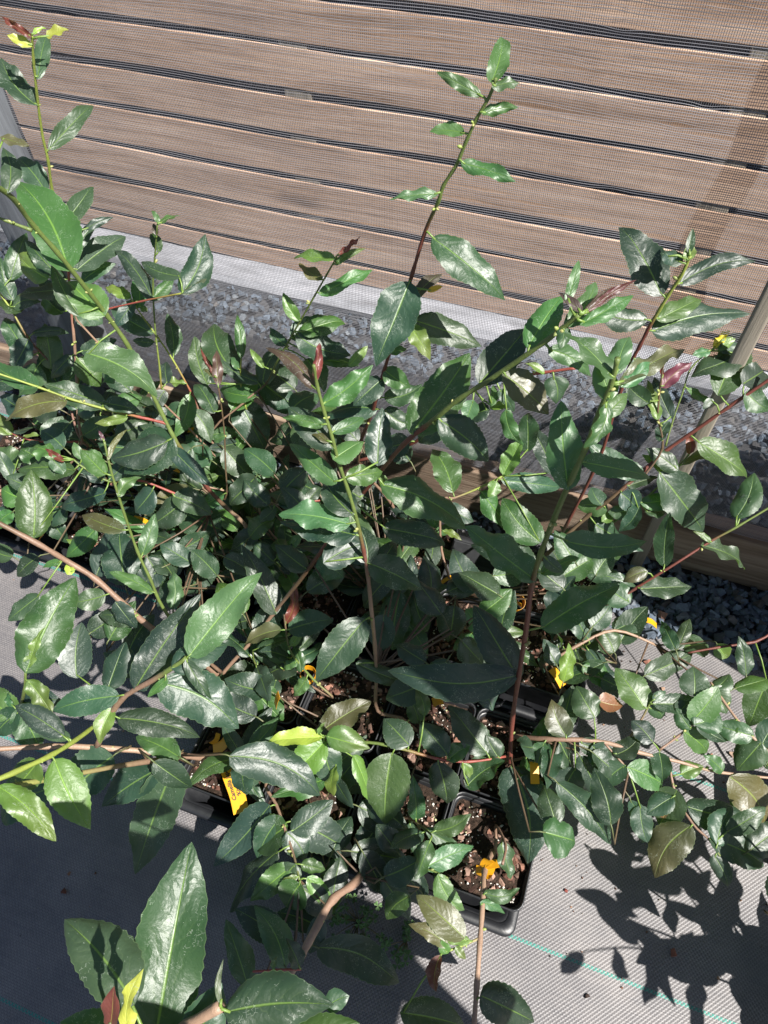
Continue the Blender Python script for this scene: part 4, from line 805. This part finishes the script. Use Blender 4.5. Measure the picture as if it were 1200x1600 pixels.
# lower growth that fills every plant under the traced shoots
NF = {'A1': 0, 'A2': 1, 'A3': 1, 'A4': 1, 'D1': 2, 'D2': 7, 'E1': 0, 'A5': 1, 'A6': 0, 'A7': 0, 'A8': 3, 'B4': 5, 'C1': 5, 'B1': 1, 'B2': 1, 'B5': 1, 'B7': 1, 'B8': 2, 'B3': 4, 'C5': 3}
for key, pl in plants.items():
    nsp = NF.get(key, 4); zt = .12 if key[0] == 'A' else .15
    for k in range(nsp):
        a_ = 6.283*k/max(1, nsp)+pl.r.uniform(-.5, .5)
        d = (math.cos(a_)*.65, math.sin(a_)*.55, 1.0) if key != 'D2' else (math.cos(a_)*.4-.3, math.sin(a_)*.6, 1.3)
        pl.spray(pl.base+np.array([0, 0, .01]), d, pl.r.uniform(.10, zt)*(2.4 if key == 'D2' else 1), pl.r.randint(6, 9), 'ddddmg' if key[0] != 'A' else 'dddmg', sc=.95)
for pl in plants.values(): pl.finish()

POTL = {
 'A1': 'square black pot at the front right corner, its soil surface in full view',
 'A2': 'square black pot directly left of the corner pot, bark mulch at its right side',
 'A3': 'square black pot in the front row below the yellow label, mostly covered by dark leaves',
 'A4': 'square black pot at the left end of the front row beside the long yellow label',
 'A5': 'square black pot just behind the corner pot, under the upright red stem',
 'A6': 'square black pot with bark and perlite round the stem with flower buds',
 'A7': 'square black pot of dark mulch beside the ring label and brown bud leaf',
 'A8': 'square black pot at the back left of the front tray under large near leaves',
 'B1': 'square black pot at the right end of the middle tray with pinkish bark',
 'B2': 'square black pot in the middle tray by the curled orange label',
 'B3': 'square black pot in the middle tray, a dark gap of soil between the leaves',
 'B4': 'square black pot at the left end of the middle tray in deep shade',
 'B5': 'square black pot at the back right of the middle tray next to the baseboard',
 'B7': 'square black pot in front of the baseboard under the tallest stem',
 'B8': 'square black pot at the back left of the middle tray',
 'C1': 'square black pot at the right end of the left tray, nearly covered by foliage',
 'C2': 'square black pot in the left tray with bright perlite in a patch of sun',
 'C5': 'square black pot at the back right of the left tray',
 'C6': 'square black pot at the back of the left tray in shadow below pale leaves',
 'C7': 'square black pot at the back of the left tray below crossing red twigs',
 'C8': 'square black pot at the far back left corner under the tall slim shoot'}
for k, lab in POTL.items():
    x, y = POS[k]; make_pot(x, y, lab, hash_(k)+5, rnd.uniform(-.02, .02))
for k, lab in (('D1', 'square black pot beyond the right picture edge level with the middle tray'), ('D2', 'square black pot standing outside the lower right edge'), ('E1', 'square black pot outside the bottom left corner under the huge leaves')):
    x, y = POS[k]; make_pot(x, y, lab, hash_(k)+5, .1)
# pots that only show as slivers of rim between leaves
x, y = POS['C2']; make_pot(x-.128, y, 'square black pot at the front of the left tray near the teal marker yarn', 77)
make_pot(-1.012, .545, 'square black pot at the left picture edge, front row of the left tray', 81); make_pot(-1.012, .673, 'square black pot at the left picture edge, back row of the left tray', 82)
"""tags"""
def strip(pts, width, side, label, group=None, mat='tag', text=None, th=.0004):
    """a bent plastic strip through 3-D points; side = direction across it"""
    pts, _ = smooth_path([np.array(p, float) for p in pts], [np.zeros(3)]*len(pts), 5)
    t = thing('plant_label', label, 'plant label', group, tuple(pts[0])); o = pts[0]; mb = MB(); V = []
    for i, p in enumerate(pts):
        d = nrm(pts[min(i+1, len(pts)-1)]-pts[max(i-1, 0)]); s_ = np.array(side); s_ = nrm(s_-d*np.dot(s_, d)); n_ = np.cross(d, s_)
        for (a_, b_) in ((-1, -1), (1, -1), (1, 1), (-1, 1)): V.append(p-o+s_*a_*width/2+n_*b_*th/2)
    n = len(pts)
    mb.add(V, [(4*k+q, 4*k+(q+1) % 4, 4*k+4+(q+1) % 4, 4*k+4+q) for k in range(n-1) for q in range(4)]+[(3, 2, 1, 0), tuple(4*(n-1)+q for q in range(4))])
    mb.build('label_strip', MAT[mat], t, smooth=False); return t, pts
def loop_label(px, py, z, R_, w_, label, axis, tail=None):
    c = at_z(px, py, z); ax = nrm(np.array(axis, float)); u_ = nrm(np.cross(ax, [.1, .9, .2])); v_ = np.cross(ax, u_)
    pts = [c+R_*(math.cos(a_)*u_+math.sin(a_)*v_)+ax*.0008*a_ for a_ in np.linspace(0, 6.0, 9)]
    if tail is not None: pts.append(pts[-1]+np.array(tail))
    return strip(pts, w_, ax, label)
# the flat hanging label with its print
A_ = at_z(351, 1188, .150); B_ = at_z(361, 1215, .146); C_ = at_z(371, 1243, .140); D_ = at_z(377, 1270, .134)
sd = nrm(at_z(389, 1264, .140)-at_z(364, 1270, .140)); wd = .0215
tg, tp = strip([A_, B_, C_, D_], wd, sd, 'long yellow label with black print hanging beside the level brown branch')
def print_text(txt, at0, along, across, size, parent):
    cu = bpy.data.curves.new('printing', 'FONT'); cu.body = txt; cu.size = size; cu.extrude = 0; cu.resolution_u = 2; cu.offset = size*.03
    ob = bpy.data.objects.new('printing', cu); C.objects.link(ob); dg = bpy.context.evaluated_depsgraph_get()
    me = bpy.data.meshes.new_from_object(ob.evaluated_get(dg)); bpy.data.objects.remove(ob)
    n_ = nrm(np.cross(along, across))
    if np.dot(n_, CAM-at0) < 0: n_ = -n_
    for v in me.vertices:
        p = at0 + np.array(along)*v.co.x + np.array(across)*v.co.y
        # lay the print on the bent strip
        q = min(range(len(tp)-1), key=lambda i: np.linalg.norm((tp[i]+tp[i+1])/2-p)); a0, b0 = tp[q], tp[q+1]; d = nrm(b0-a0); nn = nrm(np.cross(d, sd)); nn = nn if np.dot(nn, CAM-a0) > 0 else -nn
        p = p - nn*np.dot(p-a0, nn) + nn*.0006
        v.co = Vector(p-tp[0])
    me.materials.clear(); me.materials.append(MAT['ink']); o2 = bpy.data.objects.new('printing', me); C.objects.link(o2); o2.parent = parent
al = nrm(A_-D_)
print_text('Camellia japoni', D_*.76+A_*.24-sd*wd*.02, al, -sd, .0082, tg)
print_text("\u2018King C", D_*.70+A_*.30+sd*wd*.36, al, -sd, .0078, tg)
# folded label with print behind it
P0 = at_z(338, 1152, .14)
strip([at_z(333, 1170, .118), at_z(346, 1166, .130), at_z(353, 1158, .138)], .016, nrm(at_z(350, 1172, .13)-at_z(342, 1150, .13)), 'short folded yellow label crossing itself above the level brown branch')
strip([at_z(330, 1162, .125), at_z(338, 1156, .140), at_z(341, 1146, .150)], .007, (1, .2, 0), 'narrow yellow label end sticking up behind the folded one')
loop_label(481, 1056, .145, .012, .013, 'yellow ring label round a thick stem by the brown bud leaf', (.1, .1, 1))
loop_label(806, 942, .15, .013, .011, 'curled orange yellow label on pink bark beside the upright red stem', (.3, -.2, 1), (.02, -.01, 0))
loop_label(757, 1356, .155, .011, .014, 'yellow ring label round the straight brown stem in the corner pot', (.8, -.1, .35), (.014, .008, 0))
def slip(x0, y0, x1, y1, z0, z1, w_, label):
    a0, b0 = at_z(x0, y0, z0+.05), at_z(x1, y1, z1+.05); m_ = (a0+b0)/2+np.array([0, 0, .004]); d = nrm(b0-a0); s_ = nrm(np.cross(d, [0, .1, 1]))
    strip([a0, m_, b0], w_, s_, label)
slip(612, 1146, 636, 1134, .125, .14, .010, 'small bright yellow folded label just left of the broad green leaf and above the bark')
slip(676, 1098, 692, 1094, .13, .132, .014, 'flat ochre label end poking from under the huge dark leaf')
slip(430, 1103, 436, 1085, .12, .15, .012, 'small yellow label corner standing in dark mulch above the lime leaves')
slip(832, 1170, 836, 1225, .13, .12, .012, 'yellow label lying upright right of the red stem base')
slip(862, 1045, 880, 1072, .14, .13, .013, 'yellow label among the leaves right of the dark red stem')
slip(60, 848, 70, 832, .11, .14, .014, 'yellow label at the tip of the long hanging dark leaf by the left tray')
slip(295, 672, 318, 676, .20, .20, .012, 'orange label glowing between leaves behind the long green stem')
slip(262, 730, 300, 745, .16, .17, .009, 'long narrow orange label in the shade beside the long leaning stem')
slip(208, 808, 230, 816, .13, .14, .008, 'thin orange label above the long pale green shoot')
slip(944, 972, 952, 968, .14, .15, .010, 'tiny yellow label tip beside the large dark right hand leaf')
slip(1008, 968, 1026, 978, .10, .09, .010, 'yellow label point at the edge of the slate gravel')
slip(690, 910, 712, 900, .13, .14, .007, 'thin yellow label among dark leaves in the centre')
slip(132, 848, 142, 858, .12, .13, .010, 'yellow label scrap over the lip of the left tray')

# ---- small things on the fabric
def chip(px, py, s_, col, label, name='bark_chip', cat='bark chip', seed=1):
    mb = MB(); V_, Fc = hull(seed, .5); p = at_z(px, py, .003+s_*.35); mb.add(V_*s_ @ rot(random.Random(seed)).T, Fc, col); o = mb.build(name, MAT['bark'], None, smooth=False); o.location = p
    tag(o, label, cat, 'crumbs of bark lying on the fabric')
chip(1052, 1489, .008, (.30, .13, .09), 'reddish bark chip lying alone on the sunlit fabric at lower right', seed=3)
chip(886, 1390, .006, (.33, .10, .08), 'small red bark chip in the leaf shadows right of the corner pot', seed=4)
chip(1122, 1438+90, .004, (.40, .26, .16), 'tiny tan bark crumb near the bottom right corner', seed=5)
chip(918, 1558, .006, (.05, .035, .03), 'dark bark crumb in the shade below the teal marker yarn', seed=6)
chip(100, 1392, .008, (.16, .07, .05), 'brown bark flake in the shade left of the huge glossy leaf', seed=7)
chip(108, 1365, .004, (.28, .16, .10), 'tiny tan bark crumb above the brown flake in the left shade', seed=8)
chip(1148, 1178, .010, (.50, .36, .27), 'pale tan bark piece on the sunlit fabric under the right hand twigs', seed=9)
chip(1012, 1034, .008, (.30, .14, .10), 'thin pink bark piece beside the fallen twig', seed=10)
chip(1036, 1076, .005, (.42, .28, .20), 'tiny pale bark crumb between the right hand leaves', seed=12)
chip(1034, 962, .016, (.36, .20, .15), 'large pinkish bark chunk at the edge of the slate gravel', seed=13)
chip(1110, 1180, .005, (.34, .17, .12), 'small dark bark crumb beside the pale tan piece', seed=14)
mb = MB(); c0 = at_z(955, 1100, .235)
leaf(mb, at_z(935, 1095, .24), at_z(975, 1101, .235), .028, 'b', np.array([0, 0, 1.]), seed=9, petiole=False)
o = mb.build('dry_leaf', MAT['leaf']); tag(o, 'crumpled rusty brown dead leaf caught on the low right hand twigs', 'dead leaf')

# ---- clover weed on the fabric in front of the tray
def clover(px, py, n, label, seed, spread=.05):
    r = random.Random(seed); b = at_z(px, py, .0); t = thing('clover_weed', label, 'weed', 'clover weeds in front of the tray', tuple(b)); st = MB(); lf = MB()
    for k in range(n):
        a_ = r.uniform(0, 6.28); q = np.array([math.cos(a_)*spread*r.random(), math.sin(a_)*spread*r.random()-.01, r.uniform(.012, .05)])
        st.tube([np.zeros(3), q*.5+np.array([0, 0, .012]), q], [.0007, .0006, .0004], (.14, .12, .05, 1), 4)
        a0 = r.uniform(0, 6.28); c_ = np.array((.075, .15, .045))*r.uniform(.7, 1.3)
        for j in range(3):
            d = np.array([math.cos(a0+2.09*j), math.sin(a0+2.09*j), r.uniform(-.2, .2)]); s_ = np.cross(d, [0, 0, 1]); L_ = r.uniform(.005, .0085)
            P = [q, q+d*L_*.6+s_*L_*.5, q+d*L_+s_*L_*.35, q+d*L_*.82+np.array([0, 0, -.001]), q+d*L_-s_*L_*.35, q+d*L_*.6-s_*L_*.5]
            lf.add(P, [(0, 1, 2, 3), (0, 3, 4, 5)], (*c_, 1))
    st.build('stem', MAT['stem'], t); lf.build('foliage', MAT['weed'], t, smooth=False)
clover(560, 1440, 34, 'sprawling clover weed with brownish green leaflets below the thick brown stem', 2, .055)
clover(635, 1470, 14, 'small sparse clover weed standing just right of the sprawling one', 3, .03)
